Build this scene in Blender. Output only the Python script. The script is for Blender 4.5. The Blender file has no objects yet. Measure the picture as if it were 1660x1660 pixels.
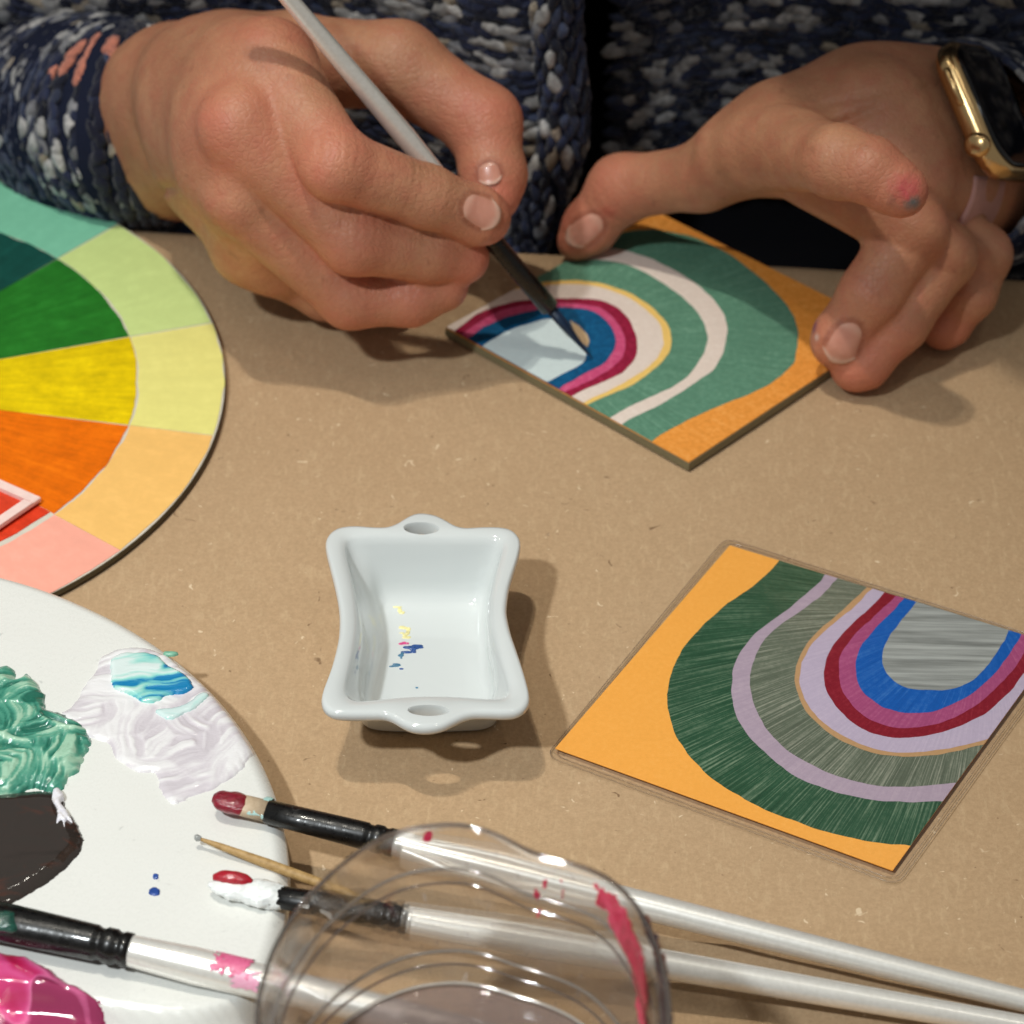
import bpy, bmesh, math, random
import numpy as np
from mathutils import Vector, Matrix

random.seed(7)
rng = np.random.default_rng(7)
scene = bpy.context.scene
COL = scene.collection

# ------------------------------------------------------------------ camera
CAM_H = 0.681
FPX, PITCH, ROLL = 6000.0, math.radians(39.5216), math.radians(1.3779)
_c, _s = math.cos(PITCH), math.sin(PITCH)
FWD = np.array([0, _c, -_s])
_r, _u = np.array([1.0, 0, 0]), np.array([0, _s, _c])
RIGHT = _r * math.cos(ROLL) + _u * math.sin(ROLL)
UP = -_r * math.sin(ROLL) + _u * math.cos(ROLL)
CAM = np.array([0, 0, CAM_H])
cam_data = bpy.data.cameras.new('camera')
cam_data.sensor_width = 36.0
cam_data.lens = 36.0 * FPX / 1660.0
cam_data.clip_start, cam_data.clip_end = 0.02, 20.0
cam_data.dof.use_dof = True
cam_data.dof.focus_distance = 0.985
cam_data.dof.aperture_fstop = 17.0
cam = bpy.data.objects.new('camera', cam_data)
COL.objects.link(cam)
cam.matrix_world = Matrix(((RIGHT[0], UP[0], -FWD[0], 0), (RIGHT[1], UP[1], -FWD[1], 0),
                           (RIGHT[2], UP[2], -FWD[2], CAM_H), (0, 0, 0, 1)))
scene.camera = cam

# ------------------------------------------------------------------ world and lamps
world = bpy.data.worlds.new('World')
scene.world = world
world.use_nodes = True
bg = world.node_tree.nodes['Background']
bg.inputs['Color'].default_value = (1.0, 0.98, 0.94, 1)
bg.inputs['Strength'].default_value = 0.19


def lamp(name, loc, watts, radius, color):
    d = bpy.data.lights.new(name, 'POINT')
    d.energy, d.shadow_soft_size, d.color = watts, radius, color
    o = bpy.data.objects.new(name, d)
    o.location = loc
    COL.objects.link(o)
    return o


def spot(name, loc, aim, watts, radius, color, deg, blend):
    d = bpy.data.lights.new(name, 'SPOT')
    d.energy, d.shadow_soft_size, d.color = watts, radius, color
    d.spot_size, d.spot_blend = math.radians(deg), blend
    o = bpy.data.objects.new(name, d)
    o.location = loc
    o.rotation_euler = (Vector(aim) - Vector(loc)).to_track_quat('-Z', 'Y').to_euler()
    COL.objects.link(o)
    return o


WARM, NEUTRAL = (1.0, 0.95, 0.84), (0.92, 0.98, 1.0)
lamp('ceiling_lamp', (-0.44, 0.77, 2.2), 55, 0.022, WARM)
lamp('ceiling_lamp.001', (-0.36, 0.72, 2.2), 23, 0.022, WARM)
for k_, (lx, ly, lw) in enumerate([(0.55, 0.35, 5.5), (-1.25, 0.95, 7.0), (0.15, 1.75, 4.5), (-0.55, 0.30, 5.0)]):
    lamp('ceiling_lamp', (lx, ly, 2.2), lw, 0.03, WARM)
spot('side_lamp', (-0.74, -0.22, 1.62), (-0.12, 0.66, 0.0), 113, 0.05, NEUTRAL, 21.5, 1.0)

scene.view_settings.view_transform = 'Standard'
scene.view_settings.look = 'None'
scene.view_settings.exposure = 0.0
scene.view_settings.gamma = 1.0
scene.render.engine = 'CYCLES'
scene.cycles.use_denoising = True
scene.cycles.max_bounces = 10
scene.cycles.transparent_max_bounces = 24
scene.cycles.caustics_reflective = False
scene.cycles.caustics_refractive = False


# ------------------------------------------------------------------ helpers
def P(x, y, z=0.0):
    """point z millimetres above the table seen at photo coordinate (x, y)"""
    d = FWD + (x - 830) / FPX * RIGHT - (y - 830) / FPX * UP
    t = (z / 1000.0 - CAM_H) / d[2]
    return CAM + d * t


def PL(pts, z=0.0):
    return np.array([P(x, y, z) for x, y in pts])


def add(name, verts, faces, mat=None, parent=None, smooth=True, attrs=None, uv=None):
    me = bpy.data.meshes.new(name)
    me.from_pydata([tuple(map(float, v)) for v in verts], [], [tuple(map(int, f)) for f in faces])
    if smooth:
        me.polygons.foreach_set('use_smooth', [True] * len(me.polygons))
    for k, a in (attrs or {}).items():
        a = np.asarray(a, dtype=np.float32)
        if a.ndim == 1:
            at = me.attributes.new(k, 'FLOAT', 'POINT')
            at.data.foreach_set('value', a)
        else:
            at = me.attributes.new(k, 'FLOAT_COLOR', 'POINT')
            a = np.c_[a[:, :3], np.ones(len(a))].astype(np.float32)
            at.data.foreach_set('color', a.ravel())
    if mat:
        me.materials.append(getattr(mat, "m", mat))
    me.update()
    o = bpy.data.objects.new(name, me)
    COL.objects.link(o)
    if parent:
        o.parent = parent
        if parent.type == 'EMPTY' or True:
            o.matrix_parent_inverse = parent.matrix_basis.inverted() if parent.parent is None else \
                (parent.parent.matrix_basis @ parent.matrix_parent_inverse @ parent.matrix_basis).inverted()
    return o


def thing(name, label, cat, loc=(0, 0, 0), group=None):
    o = bpy.data.objects.new(name, None)
    o.empty_display_size = 0.02
    o.location = tuple(map(float, loc))
    COL.objects.link(o)
    return tag(o, label, cat, group)


def tag(o, label, cat, group=None):
    o['label'], o['category'] = label, cat
    if group:
        o['group'] = group
    return o


def recalc(o):
    bm = bmesh.new()
    bm.from_mesh(o.data)
    bmesh.ops.recalc_face_normals(bm, faces=bm.faces)
    bm.to_mesh(o.data)
    bm.free()


def lin(c):
    """sRGB 0..255 to linear"""
    c = np.asarray(c, float) / 255.0
    return tuple(np.where(c <= 0.04045, c / 12.92, ((c + 0.055) / 1.055) ** 2.4))


class NT:
    def __init__(self, name):
        self.m = bpy.data.materials.new(name)
        self.m.use_nodes = True
        self.t = self.m.node_tree
        self.b = self.t.nodes['Principled BSDF']
        self.out = self.t.nodes['Material Output']

    def n(self, typ, **kw):
        nd = self.t.nodes.new(typ)
        for k, v in kw.items():
            if k in nd.inputs.keys():
                nd.inputs[k].default_value = v
            else:
                setattr(nd, k, v)
        return nd

    def l(self, a, b):
        self.t.links.new(a, b)

    def coord(self, scale=(1, 1, 1), rot=(0, 0, 0), loc=(0, 0, 0)):
        tc = self.n('ShaderNodeTexCoord')
        mp = self.n('ShaderNodeMapping')
        mp.inputs['Scale'].default_value = scale
        mp.inputs['Rotation'].default_value = rot
        mp.inputs['Location'].default_value = loc
        self.l(tc.outputs['Object'], mp.inputs['Vector'])
        return mp.outputs['Vector']

    def noise(self, vec, scale, detail=3.0, rough=0.55, dist=0.0):
        nd = self.n('ShaderNodeTexNoise')
        nd.inputs['Scale'].default_value = scale
        nd.inputs['Detail'].default_value = detail
        nd.inputs['Roughness'].default_value = rough
        nd.inputs['Distortion'].default_value = dist
        if vec is not None:
            self.l(vec, nd.inputs['Vector'])
        return nd.outputs['Fac']

    def ramp(self, fac, stops, interp='LINEAR'):
        r = self.n('ShaderNodeValToRGB')
        r.color_ramp.interpolation = interp
        el = r.color_ramp.elements
        while len(el) < len(stops):
            el.new(0.5)
        for e, (p, c) in zip(el, stops):
            e.position = p
            e.color = (*c, 1) if len(c) == 3 else c
        self.l(fac, r.inputs['Fac'])
        return r.outputs['Color']

    def mix(self, fac, a, b, mode='MIX'):
        m = self.n('ShaderNodeMix', data_type='RGBA', blend_type=mode)
        for sock, v in ((m.inputs[0], fac), (m.inputs[6], a), (m.inputs[7], b)):
            if isinstance(v, (int, float)):
                sock.default_value = v
            elif isinstance(v, (tuple, list)):
                sock.default_value = (*v[:3], 1)
            else:
                self.l(v, sock)
        return m.outputs[2]

    def math(self, op, a, b=None):
        m = self.n('ShaderNodeMath', operation=op)
        for s, v in zip(m.inputs, (a, b)):
            if v is None:
                continue
            if isinstance(v, (int, float)):
                s.default_value = v
            else:
                self.l(v, s)
        return m.outputs[0]

    def bump(self, h, strength=0.3, dist=0.001):
        b = self.n('ShaderNodeBump')
        b.inputs['Strength'].default_value = strength
        b.inputs['Distance'].default_value = dist
        self.l(h, b.inputs['Height'])
        self.l(b.outputs['Normal'], self.b.inputs['Normal'])
        return b

    def set(self, color=None, rough=None, metal=None, spec=None, coat=None):
        if color is not None:
            if isinstance(color, (tuple, list)):
                self.b.inputs['Base Color'].default_value = (*color[:3], 1)
            else:
                self.l(color, self.b.inputs['Base Color'])
        if rough is not None:
            if isinstance(rough, (int, float)):
                self.b.inputs['Roughness'].default_value = rough
            else:
                self.l(rough, self.b.inputs['Roughness'])
        if metal is not None:
            self.b.inputs['Metallic'].default_value = metal
        if spec is not None:
            self.b.inputs['Specular IOR Level'].default_value = spec
        if coat is not None:
            self.b.inputs['Coat Weight'].default_value = coat
        return self


def painted(name, rgb, rough=0.6, var=0.12, scale=220, stretch=(1, 1, 1), rot=0, bump=0.15, light=None):
    """matt brushed paint: soft tone variation and faint brush relief"""
    t = NT(name)
    c = lin(rgb)
    v = t.coord(stretch, (0, 0, rot))
    f = t.noise(v, scale, 5, 0.6)
    f2 = t.noise(t.coord(), 60, 3)
    dark = tuple(x * (1 - var) for x in c)
    lite = light and lin(light) or tuple(min(1, x * (1 + var) + 0.01) for x in c)
    col = t.ramp(f, [(0.3, dark), (0.7, lite)])
    col = t.mix(t.math('MULTIPLY', f2, 0.35), col, c)
    t.set(col, rough, spec=0.35)
    t.bump(f, bump, 0.0004)
    return t.m


def simple(name, rgb, rough=0.4, metal=0.0, coat=0.0, bump=0.0, scale=300, var=0.06, spec=0.5):
    t = NT(name)
    c = lin(rgb)
    f = t.noise(t.coord(), scale, 4)
    col = t.ramp(f, [(0.3, tuple(x * (1 - var) for x in c)), (0.7, tuple(min(1, x * (1 + var)) for x in c))])
    t.set(col, rough, metal, spec, coat)
    if bump:
        t.bump(f, bump, 0.0005)
    return t.m


def clear_sheet(name, tint=(1, 1, 1), f0=0.06, power=0.25, rough=0.04, haze=0.0, hazecol=(0.6, 0.55, 0.5)):
    """thin clear plastic: see-through with a fresnel gloss"""
    t = NT(name)
    tr = t.n('ShaderNodeBsdfTransparent')
    tr.inputs['Color'].default_value = (*tint, 1)
    gl = t.n('ShaderNodeBsdfGlossy')
    gl.inputs['Roughness'].default_value = rough
    base = tr.outputs[0]
    if haze:
        df = t.n('ShaderNodeBsdfDiffuse')
        df.inputs['Color'].default_value = (*hazecol, 1)
        mx = t.n('ShaderNodeMixShader')
        mx.inputs[0].default_value = haze
        t.l(base, mx.inputs[1])
        t.l(df.outputs[0], mx.inputs[2])
        base = mx.outputs[0]
    lw = t.n('ShaderNodeLayerWeight')
    lw.inputs['Blend'].default_value = power
    fac = t.math('ADD', t.math('MULTIPLY', lw.outputs['Facing'], 0.55), f0)
    fac = t.math('MULTIPLY', fac, 1.0)
    mx = t.n('ShaderNodeMixShader')
    t.l(fac, mx.inputs[0])
    t.l(base, mx.inputs[1])
    t.l(gl.outputs[0], mx.inputs[2])
    t.l(mx.outputs[0], t.out.inputs['Surface'])
    return t.m


# vectorised value noise ------------------------------------------------
_perm = rng.permutation(512)


def vnoise(p, scale=1.0):
    p = np.asarray(p, float) * scale
    i = np.floor(p).astype(int)
    f = p - i
    f = f * f * (3 - 2 * f)
    out = 0
    for dx in (0, 1):
        for dy in (0, 1):
            for dz in (0, 1):
                h = _perm[(i[:, 0] + dx) & 511]
                h = _perm[(h + i[:, 1] + dy) & 511]
                h = _perm[(h + i[:, 2] + dz) & 511] / 511.0
                w = (f[:, 0] if dx else 1 - f[:, 0]) * (f[:, 1] if dy else 1 - f[:, 1]) * (f[:, 2] if dz else 1 - f[:, 2])
                out = out + h * w
    return out


def fbm(p, scale, octaves=4):
    a, s, o = 0.5, scale, 0
    for _ in range(octaves):
        o = o + a * (vnoise(p, s) - 0.5) * 2
        a, s = a * 0.5, s * 2.03
    return o


def inside(poly, q):
    x, y = q[:, 0], q[:, 1]
    r = np.zeros(len(q), bool)
    n = len(poly)
    for i in range(n):
        x0, y0 = poly[i]
        x1, y1 = poly[(i + 1) % n]
        c = ((y0 > y) != (y1 > y)) & (x < (x1 - x0) * (y - y0) / (y1 - y0 + 1e-15) + x0)
        r ^= c
    return r


def edge_dist(poly, q):
    d = np.full(len(q), 1e9)
    n = len(poly)
    for i in range(n):
        a, b = poly[i], poly[(i + 1) % n]
        ab = b - a
        t = np.clip(((q - a) @ ab) / (ab @ ab + 1e-18), 0, 1)
        d = np.minimum(d, np.hypot(*(q - a - t[:, None] * ab).T))
    return d


def smooth_closed(pts, n, it=2):
    """Catmull-Rom resample of a closed outline"""
    pts = np.asarray(pts, float)
    m = len(pts)
    out = []
    per = max(2, n // m)
    for i in range(m):
        p0, p1, p2, p3 = pts[i - 1], pts[i], pts[(i + 1) % m], pts[(i + 2) % m]
        for k in range(per):
            t = k / per
            out.append(0.5 * ((2 * p1) + (-p0 + p2) * t + (2 * p0 - 5 * p1 + 4 * p2 - p3) * t * t + (-p0 + 3 * p1 - 3 * p2 + p3) * t ** 3))
    return np.array(out)


def smooth_open(pts, per=5):
    pts = np.asarray(pts, float)
    q = np.vstack([2 * pts[0] - pts[1], pts, 2 * pts[-1] - pts[-2]])
    out = []
    for i in range(1, len(q) - 2):
        p0, p1, p2, p3 = q[i - 1:i + 3]
        for k in range(per):
            t = k / per
            out.append(0.5 * ((2 * p1) + (-p0 + p2) * t + (2 * p0 - 5 * p1 + 4 * p2 - p3) * t * t + (-p0 + 3 * p1 - 3 * p2 + p3) * t ** 3))
    out.append(pts[-1])
    return np.array(out)


def clip_convex(poly, conv):
    """Sutherland-Hodgman; conv counter-clockwise"""
    out = [np.asarray(p) for p in poly]
    n = len(conv)
    for i in range(n):
        a, b = conv[i], conv[(i + 1) % n]
        e = b - a
        ins = lambda p: e[0] * (p[1] - a[1]) - e[1] * (p[0] - a[0]) >= -1e-12
        src, out = out, []
        for k in range(len(src)):
            p, q = src[k], src[(k + 1) % len(src)]
            if ins(p):
                out.append(p)
            if ins(p) != ins(q):
                d = q - p
                den = e[0] * d[1] - e[1] * d[0]
                t = (e[1] * (p[0] - a[0]) - e[0] * (p[1] - a[1])) / (den if abs(den) > 1e-15 else 1e-15)
                out.append(p + d * t)
        if not out:
            return np.zeros((0, 2))
    return np.array(out)


def slab(name, poly, z0, z1, mat, parent=None, zfun=None, bevel=0.0):
    """flat piece with thickness from a 2D outline"""
    poly = np.asarray(poly)
    area = 0.5 * np.sum(poly[:, 0] * np.roll(poly[:, 1], -1) - np.roll(poly[:, 0], -1) * poly[:, 1])
    if area < 0:
        poly = poly[::-1]
    n = len(poly)
    f = zfun or (lambda q: np.zeros(len(q)))
    dz = f(poly)
    if bevel:
        c = poly.mean(0)
        d = poly - c
        inn = c + d * (1 - bevel / np.maximum(np.hypot(*d.T), 1e-6))[:, None]
        v = np.vstack([np.c_[poly, z0 + dz], np.c_[poly, z1 - bevel + dz], np.c_[inn, z1 + dz]])
        faces = [tuple(range(n))[::-1], tuple(range(2 * n, 3 * n))]
        for r in range(2):
            faces += [(r * n + i, r * n + (i + 1) % n, (r + 1) * n + (i + 1) % n, (r + 1) * n + i) for i in range(n)]
    else:
        v = np.vstack([np.c_[poly, z0 + dz], np.c_[poly, z1 + dz]])
        faces = [tuple(range(n))[::-1], tuple(range(n, 2 * n))] + [(i, (i + 1) % n, n + (i + 1) % n, n + i) for i in range(n)]
    return add(name, v, faces, mat, parent, smooth=False)


def loft(rings, cap0=False, cap1=False, closed=True):
    n = len(rings[0])
    v = np.vstack(rings)
    f = []
    m = n if closed else n - 1
    for r in range(len(rings) - 1):
        for i in range(m):
            j = (i + 1) % n
            f.append((r * n + i, r * n + j, (r + 1) * n + j, (r + 1) * n + i))
    if cap0:
        f.append(tuple(range(n))[::-1])
    if cap1:
        f.append(tuple(range((len(rings) - 1) * n, len(rings) * n)))
    return v, f


def tube(pts, radii, n=24, flat=None, caps=True, updir=(0, 0, 1)):
    """lofted tube along pts; flat = per-ring (wide, thin) multipliers, wide sideways"""
    pts = np.asarray(pts, float)
    rings = []
    for i, p in enumerate(pts):
        d = pts[min(i + 1, len(pts) - 1)] - pts[max(i - 1, 0)]
        d /= np.linalg.norm(d)
        s = np.cross(d, updir)
        s /= np.linalg.norm(s)
        u = np.cross(s, d)
        fw, ft = flat[i] if flat is not None else (1, 1)
        a = np.linspace(0, 2 * np.pi, n, endpoint=False)
        rings.append(p + radii[i] * (np.cos(a)[:, None] * s * fw + np.sin(a)[:, None] * u * ft))
    return loft(rings, caps, caps)


# ------------------------------------------------------------------ table under kraft paper
eL, eR = P(220, 371, 0), P(1660, 452, 0)
EDIR = (eR - eL) / np.linalg.norm(eR - eL)
EN = np.array([-EDIR[1], EDIR[0], 0])            # away from the camera


def edge_pt(s, t, z):                            # s along the edge, t toward the camera
    return eL + EDIR * s - EN * t + np.array([0, 0, z])


def kraft():
    t = NT('kraft_paper')
    v = t.coord()
    big = t.noise(v, 9, 4, 0.6)
    fine = t.noise(v, 900, 4, 0.75)
    fib = t.noise(t.coord((1, 0.35, 1), (0, 0, 0.5)), 500, 3, 0.7, 0.6)
    spk = t.noise(v, 330, 2, 0.5, 0.8)
    spk2 = t.noise(t.coord(loc=(3, 1, 0)), 260, 2, 0.5, 1.0)
    col = t.ramp(big, [(0.25, lin((183, 153, 119))), (0.75, lin((191, 161, 127)))])
    col = t.mix(t.ramp(fine, [(0.35, (0.40,) * 3), (0.68, (0.0,) * 3)]), col, lin((144, 118, 86)))
    col = t.mix(t.ramp(fib, [(0.52, (0,) * 3), (0.8, (0.42,) * 3)]), col, lin((210, 184, 148)))
    col = t.mix(t.ramp(spk, [(0.705, (0,) * 3), (0.76, (0.75,) * 3)]), col, lin((226, 204, 172)))
    col = t.mix(t.ramp(spk2, [(0.715, (0,) * 3), (0.78, (0.8,) * 3)]), col, lin((112, 86, 62)))
    t.set(col, 0.85, spec=0.2)
    t.bump(t.mix(0.5, fine, fib), 0.35, 0.0004)
    return t.m


table = thing('table', 'wooden table covered with a sheet of brown kraft paper', 'table', edge_pt(0.14, 0.4, 0))
M_wood = simple('table_wood', (88, 62, 44), 0.5)
q = [edge_pt(-0.45, 0.004, 0)[:2], edge_pt(0.75, 0.004, 0)[:2], edge_pt(0.75, 0.75, 0)[:2], edge_pt(-0.45, 0.75, 0)[:2]]
slab('table_top', q, -0.03, -0.0035, M_wood, table)
ns, ntt = 300, 200
ss = np.linspace(-0.45, 0.75, ns)
tt = np.concatenate([[-0.003, -0.0025, -0.0015, 0.0], np.linspace(0.003, 0.75, ntt - 4) ** 1.0])
S, T = np.meshgrid(ss, tt)
pp = (eL[None, None] + EDIR * S[..., None] - EN * T[..., None]).reshape(-1, 3)
zz = 0.0006 * fbm(np.c_[pp[:, :2], 0 * pp[:, 0]], 14, 3) - 0.0006


def crease(p0, p1, h, w):
    a, b = P(*p0)[:2], P(*p1)[:2]
    ab = b - a
    L = np.linalg.norm(ab)
    d = ab / L
    rel = pp[:, :2] - a
    al = (rel @ d) / L
    ac = rel @ np.array([-d[1], d[0]])
    win = np.clip(np.minimum(al + 0.1, 1.6 - al) * 4, 0, 1)
    return h * np.exp(-np.abs(ac / w) ** 1.3) * win


zz += crease((1010, 1590), (1660, 1670), 0.0035, 0.004)
zz += crease((1120, 1530), (1660, 1592), 0.0022, 0.003)
zz = np.clip(zz, None, 0.003)
drop = np.array([-0.028, -0.006, -0.0018, -0.0004]).repeat(ns)
zz[:4 * ns] += drop
pp[:, 2] = zz
f = [(r * ns + i, r * ns + i + 1, (r + 1) * ns + i + 1, (r + 1) * ns + i) for r in range(ntt - 1) for i in range(ns - 1)]
M_kraft = kraft()
o = add('paper_cover', pp, [g[::-1] for g in f], M_kraft, table)

# floor far below, seen only as darkness beyond the table
fl = add('floor', [(-1.5, -0.5, -0.75), (1.8, -0.5, -0.75), (1.8, 2.2, -0.75), (-1.5, 2.2, -0.75)], [(0, 1, 2, 3)],
         simple('dark_floor', (52, 46, 42), 0.7), None, False)
fl['kind'] = 'structure'

# ------------------------------------------------------------------ hands as smooth implicit surfaces
def rcone(p, a, b, ra, rb):
    """signed distance to a capsule whose radius runs from ra to rb"""
    ab = b - a
    L2 = ab @ ab + 1e-12
    t = np.clip(((p - a) @ ab) / L2, 0, 1)
    d = p - a - t[:, None] * ab
    return np.sqrt(np.einsum('ij,ij->i', d, d)) - (ra + (rb - ra) * t)


def smin(a, b, k):
    h = np.maximum(k - np.abs(a - b), 0) / k
    return np.minimum(a, b) - h * h * k * 0.25


class Hand:
    """chains: list of (points mm-pixels, radii mm, inner blend mm, blend to the rest mm)"""

    def __init__(self):
        self.groups = []       # (list of cones, k_in, k_out)
        self.creases = []      # (centre, axis, extent, width, depth, dorsal)
        self.bumps = []        # (centre, radius, height)

    def chain(self, pts, radii, kin=3, kout=4):
        pts = [P(*q) for q in pts]
        cones = [(pts[i], pts[i + 1], radii[i] / 1000, radii[i + 1] / 1000) for i in range(len(pts) - 1)]
        self.groups.append((cones, kin / 1000, kout / 1000))
        return pts

    def crease(self, c, axis, extent=9, width=0.7, depth=0.45, side=None):
        a = np.asarray(axis, float)
        self.creases.append((np.asarray(c), a / np.linalg.norm(a), extent / 1000, width / 1000, depth / 1000, side))

    def bump(self, c, r, h):
        self.bumps.append((np.asarray(c), r / 1000, h / 1000))

    def sdf(self, p):
        D = None
        for cones, kin, kout in self.groups:
            d = None
            for a, b, ra, rb in cones:
                e = rcone(p, a, b, ra, rb)
                d = e if d is None else smin(d, e, kin)
            D = d if D is None else smin(D, d, kout)
        for c, a, ext, w, dep, side in self.creases:
            r = p - c
            s = r @ a
            g = np.exp(-(s / w) ** 2) * np.exp(-(np.einsum('ij,ij->i', r, r)) / ext ** 2)
            if side is not None:
                g = g * np.clip((r @ side) / 0.004 + 0.2, 0, 1)
            D = D + dep * g
        for c, r, h in self.bumps:
            q = p - c
            D = D - h * np.exp(-np.einsum('ij,ij->i', q, q) / r ** 2)
        return D

    def mesh(self, res=0.0011):
        allp = np.array([q for g in self.groups for c in g[0] for q in (c[0], c[1])])
        rm = max(max(c[2], c[3]) for g in self.groups for c in g[0]) + 0.006
        lo, hi = allp.min(0) - rm, allp.max(0) + rm
        K = 4
        nc = np.ceil((hi - lo) / (res * K)).astype(int) + 1
        ax = [lo[i] + np.arange(nc[i]) * res * K for i in range(3)]
        G = np.stack(np.meshgrid(*ax, indexing='ij'), -1).reshape(-1, 3)
        dc = self.sdf(G).reshape(nc)
        big = dc.repeat(K, 0).repeat(K, 1).repeat(K, 2)
        sh = np.array(big.shape)
        near = np.abs(big) < res * K * 2.6
        idx = np.argwhere(near)
        pts = lo + idx * res
        val = np.where(big > 0, 1.0, -1.0) * 0.02
        vals = np.concatenate([self.sdf(c) for c in np.array_split(pts, max(1, len(pts) // 200000))])
        val[near] = vals
        # surface nets
        ins = val < 0
        a = ins[:-1, :-1, :-1].astype(np.int8)
        cnt = sum(ins[i:sh[0] - 1 + i, j:sh[1] - 1 + j, k:sh[2] - 1 + k].astype(np.int8) for i in (0, 1) for j in (0, 1) for k in (0, 1))
        act = (cnt > 0) & (cnt < 8)
        cells = np.argwhere(act)
        vid = -np.ones(act.shape, int)
        vid[act] = np.arange(len(cells))
        acc = np.zeros((len(cells), 3))
        num = np.zeros(len(cells))
        corners = [(i, j, k) for i in (0, 1) for j in (0, 1) for k in (0, 1)]
        for c0 in corners:
            for d in range(3):
                if c0[d]:
                    continue
                c1 = list(c0)
                c1[d] = 1
                v0 = val[tuple((cells + c0).T)]
                v1 = val[tuple((cells + c1).T)]
                m = (v0 < 0) != (v1 < 0)
                t = np.where(m, v0 / np.where(m, v0 - v1, 1), 0)
                q = np.tile(np.array(c0, float), (len(cells), 1))
                q[:, d] += t
                acc[m] += q[m]
                num[m] += 1
        V = lo + (cells + acc / num[:, None]) * res
        faces = []
        for d in range(3):
            s0 = [slice(1, sh[i] - 1) for i in range(3)]
            s0[d] = slice(0, sh[d] - 1)
            s1 = list(s0)
            s1[d] = slice(1, sh[d])
            A, B = ins[tuple(s0)], ins[tuple(s1)]
            off = [1, 1, 1]
            off[d] = 0
            for flip, M in ((0, A & ~B), (1, ~A & B)):
                e = np.argwhere(M) + off
                o1, o2 = [(d + 1) % 3, (d + 2) % 3]
                u = np.zeros(3, int)
                w = np.zeros(3, int)
                u[o1], w[o2] = 1, 1
                qd = np.stack([vid[tuple((e - u - w).T)], vid[tuple((e - w).T)], vid[tuple(e.T)], vid[tuple((e - u).T)]], 1)
                faces.append(qd[:, ::-1] if flip else qd)
        F = np.vstack(faces)
        for _ in range(2):
            n = self.normal(V)
            V = V - n * self.sdf(V)[:, None] * 0.9
        return V, F

    def normal(self, p, e=0.0005):
        g = np.stack([self.sdf(p + np.eye(3)[i] * e) - self.sdf(p - np.eye(3)[i] * e) for i in range(3)], 1)
        return g / (np.linalg.norm(g, axis=1, keepdims=True) + 1e-12)


def skin():
    t = NT('skin')
    v = t.coord()
    big = t.noise(v, 55, 4, 0.6)
    fine = t.noise(v, 520, 4, 0.65)
    mott = t.noise(t.coord(loc=(2, 5, 1)), 130, 4, 0.65, 0.6)
    spots = t.noise(t.coord(loc=(7, 3, 2)), 210, 2, 0.5, 0.4)
    cell = t.n('ShaderNodeTexVoronoi', feature='DISTANCE_TO_EDGE')
    cell.inputs['Scale'].default_value = 480
    cw = t.n('ShaderNodeMix', data_type='RGBA', blend_type='ADD')
    cw.inputs[0].default_value = 1.0
    wn = t.n('ShaderNodeTexNoise')
    wn.inputs['Scale'].default_value = 260
    t.l(v, wn.inputs['Vector'])
    ws_ = t.n('ShaderNodeVectorMath', operation='SCALE')
    t.l(wn.outputs['Color'], ws_.inputs[0])
    ws_.inputs['Scale'].default_value = 0.0022
    t.l(v, cw.inputs[6])
    t.l(ws_.outputs[0], cw.inputs[7])
    t.l(cw.outputs[2], cell.inputs['Vector'])
    lines = t.ramp(cell.outputs['Distance'], [(0.0, (0,) * 3), (0.16, (1,) * 3)])
    long_ = t.noise(t.coord((1, 1, 2.8), (0.3, 0.2, 0.5)), 240, 4, 0.65, 0.8)
    red = t.n('ShaderNodeAttribute', attribute_name='flush').outputs['Fac']
    stain = t.n('ShaderNodeAttribute', attribute_name='stain').outputs['Color']
    sa = t.n('ShaderNodeAttribute', attribute_name='stain_amount').outputs['Fac']
    col = t.ramp(big, [(0.3, lin((176, 124, 94))), (0.7, lin((200, 146, 112)))])
    col = t.mix(t.ramp(mott, [(0.42, (0.0,) * 3), (0.72, (0.55,) * 3)]), col, lin((184, 108, 88)))
    col = t.mix(t.ramp(spots, [(0.66, (0.0,) * 3), (0.76, (0.35,) * 3)]), col, lin((132, 84, 60)))
    col = t.mix(t.ramp(fine, [(0.4, (0.0,) * 3), (0.75, (0.3,) * 3)]), col, lin((170, 112, 86)))
    col = t.mix(t.math('MULTIPLY', red, 0.9), col, lin((210, 116, 96)))
    sfac = t.math('MULTIPLY', sa, t.ramp(t.noise(v, 420, 3, 0.6), [(0.3, (0.55,) * 3), (0.6, (1,) * 3)]))
    col = t.mix(sfac, col, stain)
    t.set(col, t.ramp(fine, [(0.3, (0.40,) * 3), (0.7, (0.56,) * 3)]), spec=0.42)
    t.b.inputs['Subsurface Weight'].default_value = 0.12
    t.b.inputs['Subsurface Radius'].default_value = (1.0, 0.38, 0.22)
    t.b.inputs['Subsurface Scale'].default_value = 0.003
    h = t.mix(0.4, t.mix(0.35, long_, lines), fine)
    t.bump(h, 0.48, 0.0009)
    return t.m


M_skin = skin()

# --- the hand that holds the brush (left in the photo)
H1 = Hand()
H1.chain([(60, 180, -8), (150, 182, 8), (205, 176, 25), (290, 148, 46), (400, 110, 72)], [17, 17.5, 19.5, 19.5, 14], 10, 1)
H1.chain([(60, 225, -16), (150, 232, -4), (205, 246, 7), (290, 256, 18), (345, 268, 36)], [17, 17.5, 19, 17.5, 12], 10, 22)
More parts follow.
